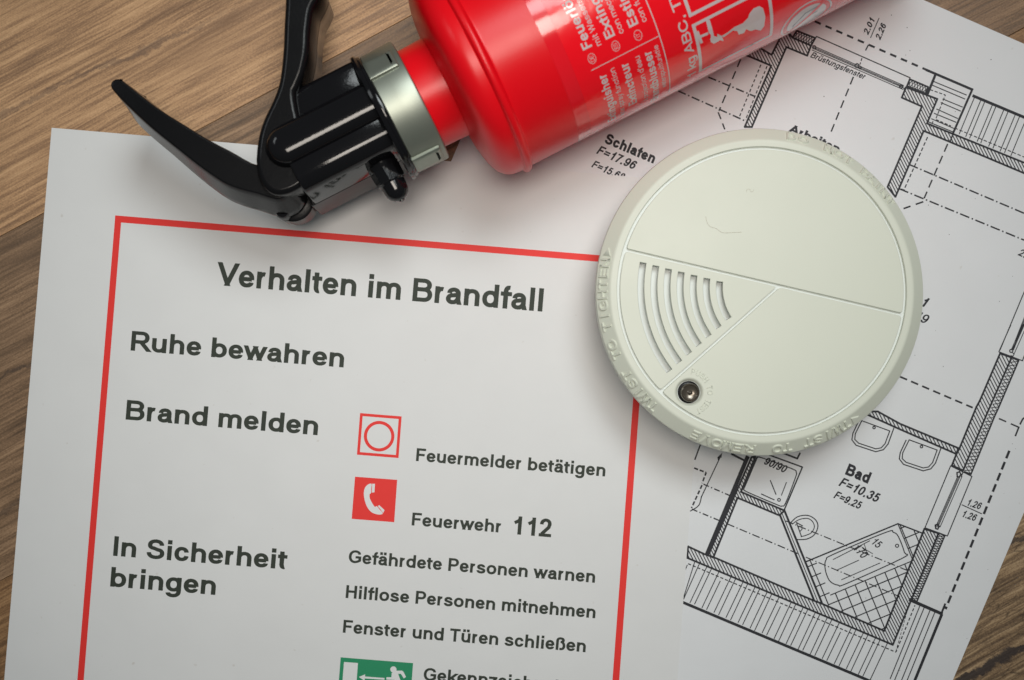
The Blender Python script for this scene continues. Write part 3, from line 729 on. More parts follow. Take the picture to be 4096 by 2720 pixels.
ds.line([(1532, 470), (1375, 850)], 3.4, cQ, dash=(13, 8)); ds.flush('dashed_line', M_INK, plan); ds.line([(1577, 480), (1420, 872)], 3.4, cQ, dash=(13, 8)); ds.flush('dashed_line', M_INK, plan)
ds.line([(0, 405), (570, 648)], 5.5, cS, dash=(31, 17)); ds.flush('dashed_line', M_INK, plan); ds.line([(775, 733), (932, 802)], 4.5, cS, dash=(32, 20)); ds.flush('dashed_line', M_INK, plan)
ds.line([(990, 715), (962, 738), (942, 776)], 5, cS); ds.flush('dashed_line', M_INK, plan); ds.line([(932, 800), (905, 868)], 5, cS); ds.flush('dashed_line', M_INK, plan)
ds.line([(660, 5), (225, 1085)], 7.5, cT, dash=(33, 15)); ds.flush('dashed_line', M_INK, plan); ds.line([(222, 1050), (198, 1112)], 6, cT); ds.flush('dashed_line', M_INK, plan)
ds.line([(185, 325), (256, 352), (232, 415)], 5, cG, dash=(17, 7)); ds.flush('dashed_line', M_INK, plan); ds.line([(232, 425), (170, 560)], 5, cG, dash=(17, 7)); ds.flush('dashed_line', M_INK, plan)
ds.line([(240, 420), (395, 487)], 4, cG, dash=(24, 9, 5, 9)); ds.flush('dashed_line', M_INK, plan); ds.line([(172, 566), (330, 632)], 4, cG, dash=(24, 9, 5, 9)); ds.flush('dashed_line', M_INK, plan)
ds.line([(378, 652), (800, 830)], 3.6, cG, dash=(32, 9, 5, 9)); ds.flush('dashed_line', M_INK, plan); ds.line([(840, 848), (1392, 1080)], 3.2, cG, dash=(32, 9, 5, 9)); ds.flush('dashed_line', M_INK, plan); ds.line([(722, 635), (1470, 940)], 3.4, cG, dash=(32, 9, 5, 9)); ds.flush('dashed_line', M_INK, plan)
ds.line([(150, 886), (1368, 1405), (1480, 1130)], 3.4, cG, dash=(13, 7)); ds.flush('dashed_line', M_INK, plan); ds.line([(1440, 1145), (1372, 1385)][:1]+[(1368, 1400)], 2, cG, dash=(11, 6)); ds.flush('dashed_line', M_INK, plan)
ds.flush('dashed_line', M_INK, plan)
# toner specks
sp = Ink(zt)
for k in range(70):
    x, y = random.uniform(2700, 4090), random.uniform(60, 2700); sp.disc((x, y), random.uniform(.9, 2.0), n=6)
for (x, y) in ((1854, 415), (690, 672), (355, 632), (1270, 192), (1160, 105)): sp.disc((x, y), 4, cC, 7)
sp.build('toner_specks', M_SPECK, plan)
bpy.data.objects['toner_specks']['kind'] = 'stuff'

PT = [
 ('room_name', 'Schlafen', cB, (1350, 843), (1642, 966), 57, .19, .0), ('area_figure', 'F=17.96', cB, (1304, 905), (1530, 1004), 48, .158, .25), ('area_figure', 'F=15.68', cB, (1275, 985), (1463, 1068), 40, .158, .25),
 ('room_name', 'Bad', cG, (1068, 362), (1203, 418), 62, .19, .0), ('area_figure', 'F=10.35', cG, (1030, 428), (1258, 530), 50, .158, .25), ('area_figure', 'F=9.25', cG, (1000, 500), (1155, 569), 42, .158, .25),
 ('fixture_note', '90/90', cG, (592, 302), (718, 357), 42, .15, .25), ('window_note', 'Brüstungsfenster', cC, (592, 398), (972, 556), 38, .145, .28),
 ('dimension_figure', '2.01', cC, (998, 246), (1048, 134), 38, .165, .25), ('dimension_figure', '2.26', cC, (1082, 282), (1128, 172), 38, .165, .25),
 ('dimension_figure', '1.26', cT, (372, 378), (462, 408), 44, .15, .25), ('dimension_figure', '1.26', cT, (338, 455), (428, 488), 44, .15, .25),
 ('room_name', 'Arbeiten', ident, (3152, 525), (3352, 612), 30, .185, .0), ('room_name', 'Kind 1', ident, (3560, 1168), (3704, 1232), 36, .17, .25), ('area_figure', 'F=19.49', ident, (3530, 1222), (3706, 1298), 34, .13, .25),
 ('dimension_figure', '2.26', ident, (4070, 1020), (4140, 1050), 27, .14, .25),
 ('fixture_note', '15', cG, (1224, 768), (1262, 800), 42, .13, .25), ('fixture_note', '170', cG, (1118, 802), (1172, 862), 46, .13, .25),
]
for nm, body, c, a, b, cap, bold, sh in PT:
    ink = Ink(zt); text_ink(ink, body, a, b, cap*1.12, bold, sh, c)
    if body == '2.01': ink.line([(1073, 128), (1015, 262)], 3.6, cC)
    if body == '1.26' and a[0] == 372: ink.line([(338, 374), (470, 434)], 4, cT)
    if body == '15': ink.line([(1170, 790), (1232, 828)], 3, cG); ink.line([(1182, 770), (1202, 832)], 3, cG)
    ink.build(nm, M_INK, plan, 'words "%s"' % body)

# ------------------------------------------------------------------ fire extinguisher
AX = radians(27.2); ZC = .03265
dv = Vector((cos(AX), sin(AX), 0)); vv = Vector((sin(AX), -cos(AX), 0))
O0 = vv*(-.0731); O0.z = ZC
EM = Matrix.Translation(O0) @ Matrix.Rotation(AX, 4, 'Z')     # local x = along the bottle, y = away from the viewer's side, z = up
ext = empty('fire_extinguisher', EM)
tag(ext, 'small red fire extinguisher lying on its side with black head and grey collar', 'fire extinguisher')
def L3(s, v, w): return Vector((s*MM, -v*MM, w*MM))
def flip(pts): return [(s, -v) for s, v in pts]
R = 31.2
prof = [(7.0, 15.0), (15.0, 15.2), (15.8, 15.6), (16.1, 17.0), (16.5, 21.2), (17.2, 24.8), (18.1, 27.4), (19.3, 29.2), (20.8, 30.4), (22.6, 31.1), (24.6, 31.25), (25.2, 31.3), (25.45, 31.6), (25.7, 32.1), (26.2, 32.45), (26.9, 32.5), (27.5, 32.2), (27.9, 31.6), (28.2, 31.25), (29.0, R)]
prof += [(x, R) for x in (40, 60, 80, 100, 120, 140, 160)] + [(163, 31.0), (165.5, 30), (167.5, 28), (168.6, 25), (169, 22), (166, 20), (165, 0.1)]
def densify(p, n=3):
    q = [Vector(a) for a in p]; return [tuple(x) for x in catmull(q, n, False)]
b = Mesh(); b.lathe_x([(x*MM, r*MM) for x, r in densify(prof[:20]) + prof[20:]], 160); b.build('bottle', M_RED, ext, 40)
# moulding seam on neck and shoulder
sm = Mesh(); 
for a0 in (radians(153),):
    for x0, x1, r in ((8.2, 15.2, 15.25),):
        sm.box((x0*MM, -r*MM*cos(a0)-.0001, r*MM*sin(a0)-.0004), (x1*MM, -r*MM*cos(a0)+.00012, r*MM*sin(a0)+.0001))
sm.xf(Matrix.Identity(4)); 
# label: film first, printed area on top of it
def shell(x0, x1, r, a0, a1, n=120, nx=10, edge=None):
    v = []; f = []
    for i in range(nx+1):
        for k in range(n+1):
            a = a0 + (a1-a0)*k/n; x = x0+(x1-x0)*i/nx
            if i == 0 and edge: x += edge(a)
            v.append((x*MM, -r*MM*sin(a), r*MM*cos(a)))
    for i in range(nx):
        for k in range(n):
            q = i*(n+1)+k; f.append((q, q+1, q+n+2, q+n+1))
    return v, f
v, f = shell(43.0, 150, R+.06, radians(-170), radians(170)); 
film = obj('label_film', v, f, M_FILM, ext, 60); film['label'] = 'clear glossy film edge of the label'
v, f = shell(47.0, 149, R+.10, radians(-168), radians(168), 200, 12)
lab = obj('label', v, f, M_LABEL, ext, 60); lab['label'] = 'glossy red label with pale multilingual printing'
RL = (R+.15)*MM
EMi = EM.inverted()
def cyl(px, py, r=RL):
    """(distance along the bottle, arc from the top) where the line of sight meets the label"""
    dr = (FWD*F + RIGHT*(px-2048) + UP*(1360-py)); o = EMi @ CAM; dd = EMi.to_3x3() @ dr
    A_ = dd.y**2+dd.z**2; B_ = o.y*dd.y+o.z*dd.z; C_ = o.y**2+o.z**2-r*r
    disc = B_*B_-A_*C_
    if disc < 0: t = -B_/A_
    else: t = (-B_-math.sqrt(disc))/A_
    q = o+dd*t
    return q.x*1000, atan2(-q.y, q.z)*r*1000
def wrap(s, arc, r=RL):
    a = arc/(r*1000); return Vector((s*MM, -r*sin(a), r*cos(a)))
class LInk(Ink):
    """flat print laid round the bottle: works in millimetres (along, arc)"""
    def __init__(s, r=RL): super().__init__(0, None); s.r = r
    def pt(s, x, y): return wrap(x, y, s.r + (s.k % 20)*1e-7)
    def build(s, name, mat, parent, label=None):
        o = Ink.build(s, name, mat, parent, label)
        bm = bmesh.new(); bm.from_mesh(o.data)
        for fc in bm.faces:
            c = fc.calc_center_median()
            if fc.normal.dot(Vector((0, c.y, c.z))) < 0: fc.normal_flip()
        bm.to_mesh(o.data); bm.free()
        return o
def label_text(body, anchor, size, c, end=False, bold=.12, width=None, name='label_text'):
    """text running up round the bottle; anchor = start (or end) of its baseline"""
    s0_, a0_ = cyl(*c(*anchor)); ink = LInk()
    v, f = text_mesh(body, bold, 0); x0 = min(q.x for q in v); x1 = max(q.x for q in v)
    k = size/CAP; kx = (width/(x1-x0)) if width else k; n = len(ink.v)
    for q in v:
        xx = (q.x-x0)*kx if not end else (q.x-x1)*kx
        ink.v.append(wrap(s0_ - q.y*k, a0_ - xx, RL+q.z*1e-6))
    ink.f += [tuple(n+i for i in t) for t in f]
    ink.build(name, M_LABELWHITE, lab, 'words "%s"' % body)
label_text('Feuerlöscher', (1283, 272), 2.75, cB, bold=.15)
label_text('mit Wassersprühfunktion', (1337, 262), 1.65, cB, bold=.095)
label_text('Extinguidor', (1418, 208), 2.75, cB, bold=.15)
label_text('con mecanismo de agua', (1470, 190), 1.65, cB, bold=.095)
label_text('Estintore', (1556, 138), 2.75, cB, bold=.15)
label_text('con funzione acqua', (1606, 122), 1.65, cB, bold=.095)
label_text('Extinguisher', (1362, 432), 2.6, cB, True, .15)
label_text('water spray function', (1412, 397), 1.65, cB, True, .095)
label_text('Extincteur', (1492, 365), 2.6, cB, True, .15)
label_text("à projection d'eau", (1560, 326), 1.65, cB, True, .095)
label_text('Brandblusser', (1628, 295), 2.6, cB, True, .15)
label_text('waterspuitfunktie', (1668, 262), 1.5, cB, True, .095)
label_text('1 kg ABC, TYP 4', (1893, 436), 2.7, cB, False, .12, width=39)
def mmp(pts, c): return [cyl(*c(*p)) for p in pts]
li = LInk()
for (cx, cy, tx) in ((1281, 346, 'DE'), (1421, 272, 'ES'), (1553, 208, 'IT')):
    s_, a_ = cyl(*cB(cx, cy))
    li.line([(s_+1.05*cos(t), a_+1.45*sin(t)) for t in [2*pi*k/30 for k in range(30)]], .14, closed=True)
    v, f = text_mesh(tx, .08); xm = (min(q.x for q in v)+max(q.x for q in v))/2; n = len(li.v)
    for q in v: li.v.append(wrap(s_+.55 - q.y*1.55, a_ - (q.x-xm)*1.35))
    li.f += [tuple(n+i for i in t) for t in f]
for (cx, cy, tx) in ((1527, 655, 'FR'),):
    s_, a_ = cyl(*cB(cx, cy)); li.line([(s_+1.05*cos(t), a_+1.45*sin(t)) for t in [2*pi*k/30 for k in range(30)]], .14, closed=True)
p = cyl(*cB(1278, 416)); q = cyl(*cB(1676, 216)); li.line([p, (q[0], p[1])], .22, sub=1)
li.line([(q[0]+.2, q[1]-24), (q[0]+.2, q[1]+26)], .28, sub=40)
li.build('label_ruling', M_LABELWHITE, lab, 'thin pale dividing lines and language ovals')
# pictogram panels
li = LInk()
tl = cyl(*cQ(1042, 186)); tr = cyl(*cQ(1555, -10)); bl_ = cyl(*cQ(1108, 555))
s1, s2, a1 = tl[0], tl[0]+22.4, tl[1]
def rect(s1, s2, a1, a2, w):
    li.line([(s1, a1), (s1, a2)], w, sub=30); li.line([(s2, a1), (s2, a2)], w, sub=30); li.line([(s1, a1), (s2, a1)], w); li.line([(s1, a2), (s2, a2)], w)
rect(s1, s2, a1, a1+19, .95); rect(s1, s2, a1-22, a1-3.2, .95)
li.build('pictogram_frame', M_LABELWHITE, lab, 'pale frames round the label pictograms')
li = LInk()
li.line(mmp([(1072, 236), (1100, 308)], cQ), .8, sub=4); li.line(mmp([(1088, 268), (1140, 246)], cQ), .9)
li.poly(mmp([(1132, 150), (1160, 142), (1180, 210), (1192, 262), (1216, 268), (1215, 245), (1248, 262), (1262, 298), (1232, 292), (1225, 300), (1190, 318), (1168, 305), (1150, 220)], cQ))
li.poly(mmp([(1245, 262), (1290, 236), (1340, 196), (1402, 168), (1440, 128), (1448, 100), (1478, 62), (1520, 44), (1548, 60), (1565, 120), (1556, 190), (1530, 222), (1492, 214), (1460, 226), (1424, 212), (1410, 240), (1372, 252), (1360, 226), (1330, 222), (1288, 252), (1262, 270)], cQ))
li.line(mmp([(1560, 195), (1640, 150)], cQ), .0)
li.build('pictogram_figures', M_LABELWHITE, lab, 'pale nozzle and flame pictogram')
# prohibition ring with dark flame
li = LInk(); cc = cyl(*cQ(1862, 132)); 
li.line([(cc[0]+7.8*cos(t), cc[1]+7.8*sin(t)) for t in [2*pi*k/60 for k in range(60)]], .55, closed=True)
li.disc(cc, 6.2, n=40); 
rng_ = li.build('pictogram_ring', M_LABELWHITE, lab, 'pale round prohibition pictogram')
li = LInk(RL+2e-5)
li.line([(cc[0]-3.2, cc[1]+4.4), (cc[0]-4.0, cc[1]+.8), (cc[0]-.8, cc[1]-3.4), (cc[0]+3.4, cc[1]-3.8)], .7, sub=3)
li.line([(cc[0]-2.6, cc[1]+1.8), (cc[0]+.4, cc[1]-.6), (cc[0]+3.2, cc[1]-1.2)], .5, sub=3)
li.build('pictogram_flame', M_LABELDARK, rng_)
li = LInk(RL+3e-5); li.line([(cc[0]-4.6, cc[1]+4.6), (cc[0]+4.6, cc[1]-4.6)], 1.3, sub=6)
li.build('pictogram_slash', M_LABEL, rng_)

# grey collar with raised lugs
c = Mesh(); c.lathe_x([(x*MM, r*MM) for x, r in [(-2.3, 14.5), (-2.3, 17.9), (-2.0, 18.25), (2, 18.3), (7.1, 18.45), (7.6, 18.3), (7.9, 17.8), (8.0, 15)]], 128)
col_ = c.build('collar', M_GREY, ext, 35)
lug = None
for ang in (-33, 70, 172, -112):
    # lug: a flat-topped rib, stepped up from the collar
    out = [(-2.45, -3.6), (6.2, -3.6), (6.55, -3.2), (6.55, 3.2), (6.2, 3.6), (-2.45, 3.6)]
    if lug is None:
        m = prism(out, [(17.0, 0), (18.75, .1), (19.0, .4), (19.15, 1.0), (19.2, 1.8)])
        lug = m.build('lug', M_GREY, col_, 28); o = lug
    else:
        o = lug.copy(); COL.objects.link(o); o.parent = col_
    o.matrix_local = Matrix.Rotation(radians(ang), 4, 'X')
# flange
c = Mesh(); c.lathe_x([(x*MM, r*MM) for x, r in [(-4.9, 12), (-4.9, 18.8), (-4.6, 19.3), (-3.9, 19.5), (-3.4, 19.3), (-3.25, 18.8), (-2.8, 18.8), (-2.3, 18.6), (-2.3, 12)]], 128)
c.build('flange', M_BLACK, ext, 35)
# valve body: top block, capsule tube, lower block
def rrect(x0, y0, x1, y1, r, n=5):
    out = []
    for cx, cy, a0 in ((x1-r, y1-r, 0), (x0+r, y1-r, 90), (x0+r, y0+r, 180), (x1-r, y0+r, 270)):
        for k in range(n+1):
            a = radians(a0+90*k/n); out.append((cx+r*cos(a), cy+r*sin(a)))
    return out
def bar(s0, s1, v0, v1, w0, w1, rt0, rt1, rb, e=.5, draft=0):
    """bar along the bottle axis: section v0..v1 by w0..w1, top corner radii rt0 / rt1, end rounding e"""
    def sec(i):
        out = []
        for cy, cz, r, a0 in ((v1-rb, w0+rb, rb, -90), (v1-rt1, w1-rt1, rt1, 0), (v0+rt0, w1-rt0, rt0, 90), (v0+rb, w0+rb, rb, 180)):
            rr = max(r-i, .02)
            for k in range(9):
                a = radians(a0+90*k/8); out.append((cy+rr*cos(a), cz+rr*sin(a)))
        return out
    m = stack(sec, fillet_levels(s0, s1, e, e, 4))
    for q in m.v:
        if q.x > (v0+v1)/2*MM: q.x -= draft*(q.y-w0*MM)
    # ring plane (x, y) -> (-v, w), level z -> along the axis
    m.v = [Vector((q.z, -q.x, q.y)) for q in m.v]; m.f = [tuple(reversed(g)) for g in m.f]
    return m
bar(-26.8, -3.0, -16.6, -5.0, -14.5, 10.5, 2.4, .6, 1.5, .7).build('valve_housing', M_BLACK, ext, 30)
def caps(i):
    r = 6.4-i; return flip([(-3.0, -2.5+r), (-3.0, -2.5-r)] + [(-31.4+r*cos(a), -2.5+r*sin(a)) for a in [radians(270-180*k/24) for k in range(25)]])
stack(caps, [(2, 0), (11.2, 0)] + [(17.3 - .75*u*u - 5.0*u**5, 6.4*(1-u)) for u in (.995, .98, .95, .9, .84, .77, .7, .62, .54, .46, .38, .3, .2, .1)]).build('valve_tube', M_BLACK, ext, 30)
bar(-33.0, -3.0, 1.0, 13.1, .12, 14.6, .5, 4.2, .3, .7, .17).build('valve_block', M_BLACK, ext, 30)
bar(-34.0, -3.0, 1.0, 14.1, -15.2, -.12, .3, .3, 1.0, .7, .065).build('valve_block', M_SATIN, ext, 30)
bar(-32.6, -3.2, 3.0, 12.8, -.3, .3, .1, .1, .1, .1).build('seam', M_DARK, ext)
# carrying handle (runs up, out of the picture)
outer = [(0, -60), (-6, -54), (-10.2, -46), (-13.4, -39.2), (-16.4, -34.0), (-20.1, -27.4), (-23.6, -21.9), (-26.2, -18.6), (-29.4, -15.7), (-33.2, -12.8), (-35.8, -10.4), (-38.1, -7.6), (-40.6, -3.7), (-41.9, -.6), (-42.5, 1.6), (-42.6, 3.9), (-42.1, 6.0), (-41.0, 7.7), (-39.2, 8.9), (-36.3, 9.6), (-32.5, 9.4)]
inner = [(-29, 8), (-26, 0), (-24.5, -8), (-22.6, -14.2), (-21.2, -15.6), (-19.2, -17.3), (-17.3, -19.1), (-14.7, -22.3), (-13.0, -24.9), (-11.5, -27.6), (-9.4, -30.8), (-7.4, -33.4), (-4.9, -35.2), (-2.6, -37.6), (-2.3, -41.5), (.5, -46), (5, -52), (4.4, -57.5)]
hp = [tuple(q) for q in catmull(flip(outer+inner), 3)]
lv = [(-14.5, 1.5), (-14.1, .9), (-13, .45), (-.25, 0), (0, .25), (.25, 0), (11.6, .1), (12.3, .35), (12.8, .9), (13.0, 1.7)]
m = prism(hp, lv); m.build('carrying_handle', M_BLACK2, ext, 32)
# squeeze lever (points to the left)
top_ = [(-64.1, -40.5), (-64.8, -41.6), (-66.1, -42.1), (-67.3, -41.8), (-68.0, -40.6), (-67.7, -38.6), (-66.6, -34.8), (-63.4, -25.9), (-60.0, -18.0), (-56.2, -9.6), (-53.4, -4.2), (-51.3, -.9), (-48.6, 2.0), (-45.3, 4.9), (-42.6, 7.6), (-40.4, 9.2), (-37.6, 8.6), (-34, 4), (-36, -2), (-41.2, -2.2), (-46.4, -9.4), (-50.0, -14.5), (-54.6, -22.0), (-59.1, -29.7)]
lp = [tuple(q) for q in catmull(flip(top_), 4)]
def flare(q, z):
    s_, v_ = q.x, -q.y
    # only the outer (lower-left) side bellies out
    mid = [(-42, -66), (-24, -59.8), (-15.5, -54.6), (-7, -50), (.5, -44), (4, -38), (12, -30)]
    sc_ = mid[0][1]
    for (va, sa), (vb, sb) in zip(mid, mid[1:]):
        if va <= v_ <= vb: sc_ = sa+(sb-sa)*(v_-va)/(vb-va)
    t = max(0, min(1, (v_+42)/10)) * (1 if s_ < sc_ else 0)
    k = max(0, min(1, (v_+20)/26))
    return t*(2.3+1.2*k)*(max(0, (9.6-z)/9.6) if z > 0 else 1 - max(0, (-z-3)/16))
lv = [(-11.5, .7), (-11.0, .3), (-10, 0), (-8, 0), (-6, 0), (-4, 0), (-2, 0), (0, 0), (2, 0), (4, 0), (6, 0), (8, 0), (9.5, .05), (9.85, .25), (10.0, .6)]
m = prism(lp, lv, flare); m.build('squeeze_lever', M_BLACK2, ext, 32)
# hinge under the handle
m = Mesh(); m.lathe_z([(0.004, -.0125), (.0058, -.0125), (.0060, -.012), (.0060, -.004), (.0052, -.0035)], 40, -.0385, -.0085); m.build('hinge', M_SATIN, ext, 35)
m = Mesh(); m.lathe_z([(.0022, -.013), (.0022, .001), (.0018, .0016)], 24, -.0420, -.0107); m.build('hinge_pin', M_BLACK, ext, 35)
# nozzle pointing to the viewer's lower right
m = Mesh(); pr = [(0, 4.7), (5.5, 4.7), (6.2, 4.35), (10.5, 4.15), (11.0, 3.7), (13.2, 3.55)] + [(13.2+3.4*sin(a), 3.55*cos(a)) for a in [radians(x) for x in (15, 35, 55, 75, 87)]]
m.lathe_x([(x*MM, r*MM) for x, r in pr], 40)
m.xf(Matrix.Translation((-10.6*MM, -7.2*MM, 2.0*MM)) @ Matrix.Rotation(radians(-88), 4, 'Z')); nz = m.build('nozzle', M_BLACK, ext, 35)
m = Mesh(); m.lathe_x([(x*MM, r*MM) for x, r in [(6.3, 4.3), (6.4, 4.62), (10.4, 4.42), (10.6, 4.1)]], 9)
m.xf(Matrix.Translation((-10.6*MM, -7.2*MM, 2.0*MM)) @ Matrix.Rotation(radians(-88), 4, 'Z') @ Matrix.Rotation(radians(12), 4, 'X')); m.build('grip_ring', M_BLACK, nz, 20)
m = Mesh(); m.lathe_x([(16.2*MM, .9*MM), (16.75*MM, .85*MM), (16.8*MM, .55*MM), (16.5*MM, .4*MM)], 20)
m.xf(Matrix.Translation((-10.6*MM, -7.2*MM, 2.0*MM)) @ Matrix.Rotation(radians(-88), 4, 'Z')); m.build('nozzle_tip', M_BLACK, nz, 20)

# ------------------------------------------------------------------ smoke detector
DC = Vector((.0728, .01375, 0))
det = empty('smoke_detector', Matrix.Translation(DC))
tag(det, 'round ivory smoke detector with curved vent slots resting on both papers', 'smoke detector')
z0 = .0004
m = Mesh(); m.lathe_z([(.040, z0), (.0455, z0), (.0460, z0+.0006), (.0463, .0150), (.0466, .0152)], 128, cap1=False); m.build('mounting_base', M_WHITE2, det, 40)
m = Mesh()
pf = [(.0420, .0142), (.0470, .0142), (.0476, .0146), (.0478, .0152), (.0482, .0243), (.0480, .02485), (.0477, .0251), (.0446, .02768), (.0443, .0279), (.0439, .0280), (.0436, .0280), (.0425, .0280), (.04235, .0280), (.04218, .02785), (.04215, .0270)]
m.lathe_z(pf, 200, cap0=False, cap1=False)
m.build('cover_rim', M_WHITE, det, 28)
m = Mesh(); m.lathe_z([(.0424, .0255), (.0424, .0270), (.0075, .0270)], 128, cap0=True, cap1=True)
ZR = .0270
def clip_half(poly, a, b, d=0):
    """keep the side to the left of a->b, moved in by d"""
    A_ = Vector(a); e = (Vector(b)-A_).normalized(); n = Vector((-e.y, e.x)); out = []
    f_ = lambda p: (Vector(p)-A_).dot(n)-d
    for i in range(len(poly)):
        p, q = poly[i], poly[(i+1) % len(poly)]; fp, fq = f_(p), f_(q)
        if fp >= 0: out.append(p)
        if fp*fq < 0: t = fp/(fp-fq); out.append((p[0]+(q[0]-p[0])*t, p[1]+(q[1]-p[1])*t))
    return out
def dl(px, py): q = P(px, py, .028)-DC; return (q.x, q.y)
circ = [(.04135*cos(2*pi*k/180), .04135*sin(2*pi*k/180)) for k in range(180)]
a0, a1 = dl(2500.5, 999), dl(3610, 1259); j0, j1 = dl(3106.8, 1154), dl(2642, 1567)
g = .00040
upper = clip_half(circ, a0, a1, g); below = clip_half(circ, a1, a0, g)
left = clip_half(below, j1, j0, g*.9); right = clip_half(below, j0, j1, g*.9)
# which side is which
def cen(p): return sum(q[0] for q in p)/len(p), sum(q[1] for q in p)/len(p)
if cen(left)[0] > cen(right)[0]: left, right = right, left
def round_poly(p, r=.0009):
    out = []; n = len(p)
    for i in range(n):
        a = Vector(p[i-1]); b_ = Vector(p[i]); c_ = Vector(p[(i+1) % n]); u = (a-b_); v_ = (c_-b_)
        if u.length > 1e-9 and v_.length > 1e-9 and u.angle(v_) < radians(150):
            k = min(r, u.length*.45 if u.length > .003 else r*.9, r); 
            p0 = b_+u.normalized()*r; p2 = b_+v_.normalized()*r
            for t in (0, .25, .5, .75, 1): out.append(tuple(p0*(1-t)**2 + b_*2*t*(1-t) + p2*t*t))
        elif any((Vector(p[i])-Vector(p[j % n])).length < r*.9 and False for j in (i-1, i+1)): pass
        else: out.append(tuple(b_))
    return out
def dedupe(p, d=.0012):
    """drop circle samples that sit too near a sharp corner"""
    n = len(p); sharp = []
    for i in range(n):
        u = Vector(p[i-1])-Vector(p[i]); v_ = Vector(p[(i+1) % n])-Vector(p[i])
        if u.length > 1e-9 and v_.length > 1e-9 and u.angle(v_) < radians(150): sharp.append(i)
    return [p[i] for i in range(n) if i in sharp or all((Vector(p[i])-Vector(p[j])).length > d for j in sharp)]
def plate(name, outline, holes, zb, zt_, mat, parent, bev=.00022):
    cu = bpy.data.curves.new(name, 'CURVE'); cu.dimensions = '2D'; cu.fill_mode = 'BOTH'
    cu.extrude = (zt_-zb)/2-bev; cu.bevel_depth = bev; cu.bevel_resolution = 3; cu.offset = -bev
    for pl in [outline, *holes]:
        sp_ = cu.splines.new('POLY'); sp_.points.add(len(pl)-1)
        for i, q in enumerate(pl): sp_.points[i].co = (q[0], q[1], 0, 1)
        sp_.use_cyclic_u = True
    o = bpy.data.objects.new(name, cu); COL.objects.link(o)
    dg = bpy.context.evaluated_depsgraph_get(); dg.update(); me = bpy.data.meshes.new_from_object(o.evaluated_get(dg))
    bpy.data.objects.remove(o); me.materials.clear(); me.materials.append(mat)
    for v_ in me.vertices: v_.co.z += (zb+zt_)/2
    me.shade_smooth(); me.set_sharp_from_angle(angle=radians(50))
    o = bpy.data.objects.new(name, me); COL.objects.link(o); o.parent = parent
    return o
ctr = Vector(dl(3107, 1151)); slots = []
for k in range(7):
    r_ = (543.8 - 52.4*k)*.352/4837; hw = .00094
    tp = Vector(dl(2573+51*k, 1050.5+12.6*k)) - ctr; bt = Vector(dl(2678.5+39.5*k, 1485-35*k)) - ctr
    ta = atan2(tp.y, tp.x); tb = atan2(bt.y, bt.x)
    if tb < ta: tb += 2*pi
    ns = 22; sl = [(ctr.x+(r_+hw)*cos(ta+(tb-ta)*i/ns + (-.004)), ctr.y+(r_+hw)*sin(ta+(tb-ta)*i/ns)) for i in range(ns+1)]
    sl += [(ctr.x+(r_-hw)*cos(ta+(tb-ta)*i/ns), ctr.y+(r_-hw)*sin(ta+(tb-ta)*i/ns)) for i in range(ns, -1, -1)]
    slots.append(sl)
bc = Vector(dl(2757, 1569)); bh = [(bc.x+.00325*cos(2*pi*k/48), bc.y+.00325*sin(2*pi*k/48)) for k in range(48)]
wide = []
for sl in slots:
    n_ = len(sl)//2; wide.append([(p[0]+(p[0]-ctr.x)/hypot(p[0]-ctr.x, p[1]-ctr.y)*(.0001 if i < n_ else -.0001), p[1]+(p[1]-ctr.y)/hypot(p[0]-ctr.x, p[1]-ctr.y)*(.0001 if i < n_ else -.0001)) for i, p in enumerate(sl)])
# floor of the grooves and slots (with a hole for the button well)
plate('groove_floor', [(.0424*cos(2*pi*k/160), .0424*sin(2*pi*k/160)) for k in range(160)], [bh, *wide], .0264, ZR, M_SLOT, det, .00005)
plate('slot_floor', [(ctr.x+x, ctr.y+y) for x, y in ((-.0405, .0085), (-.012, .004), (-.010, -.012), (-.029, -.030), (-.038, -.018))] and [(.0405*cos(radians(a)), .0405*sin(radians(a))) for a in range(160, 232, 4)] + [(ctr.x-.006, ctr.y-.006), (ctr.x-.010, ctr.y+.004)], [], .0242, .0250, M_SLOT, det, .00005)
plate('face_panel', round_poly(dedupe(upper)), [], .0266, .0280, M_WHITE, det)
fp = plate('face_panel', round_poly(dedupe(left)), slots, .0266, .0280, M_WHITE, det, .00014)
fp['label'] = 'panel with seven curved vent slots'
dish = [(bc.x+.00405*cos(2*pi*k/48), bc.y+.00405*sin(2*pi*k/48)) for k in range(48)]
plate('face_panel', round_poly(dedupe(right)), [dish], .0266, .0280, M_WHITE, det)
m = Mesh(); m.lathe_z([(.00435, .02802), (.00415, .02800), (.0039, .0278), (.0035, .02735), (.0033, .0268), (.00325, .0240)], 64, bc.x, bc.y, False, False)
m.build('button_well', M_WHITE, det, 60)
m = Mesh(); m.lathe_z([(.0034, .0225), (.0034, .0258), (.0029, .0262), (.0001, .0262)], 48, bc.x, bc.y, False, True); m.build('button_well_floor', M_DARK, det, 40)
bx, by = bc.x+.00022, bc.y-.0001
m = Mesh(); m.lathe_z([(.0027, .0250), (.00272, .0284), (.0026, .0287), (.00238, .02882), (.00222, .0287), (.0021, .0284), (.0015, .0281), (.0008, .0280), (.0004, .0282), (.0001, .0284)], 48, bx, by, False, True)
m.build('test_button', M_BRASS, det, 25)

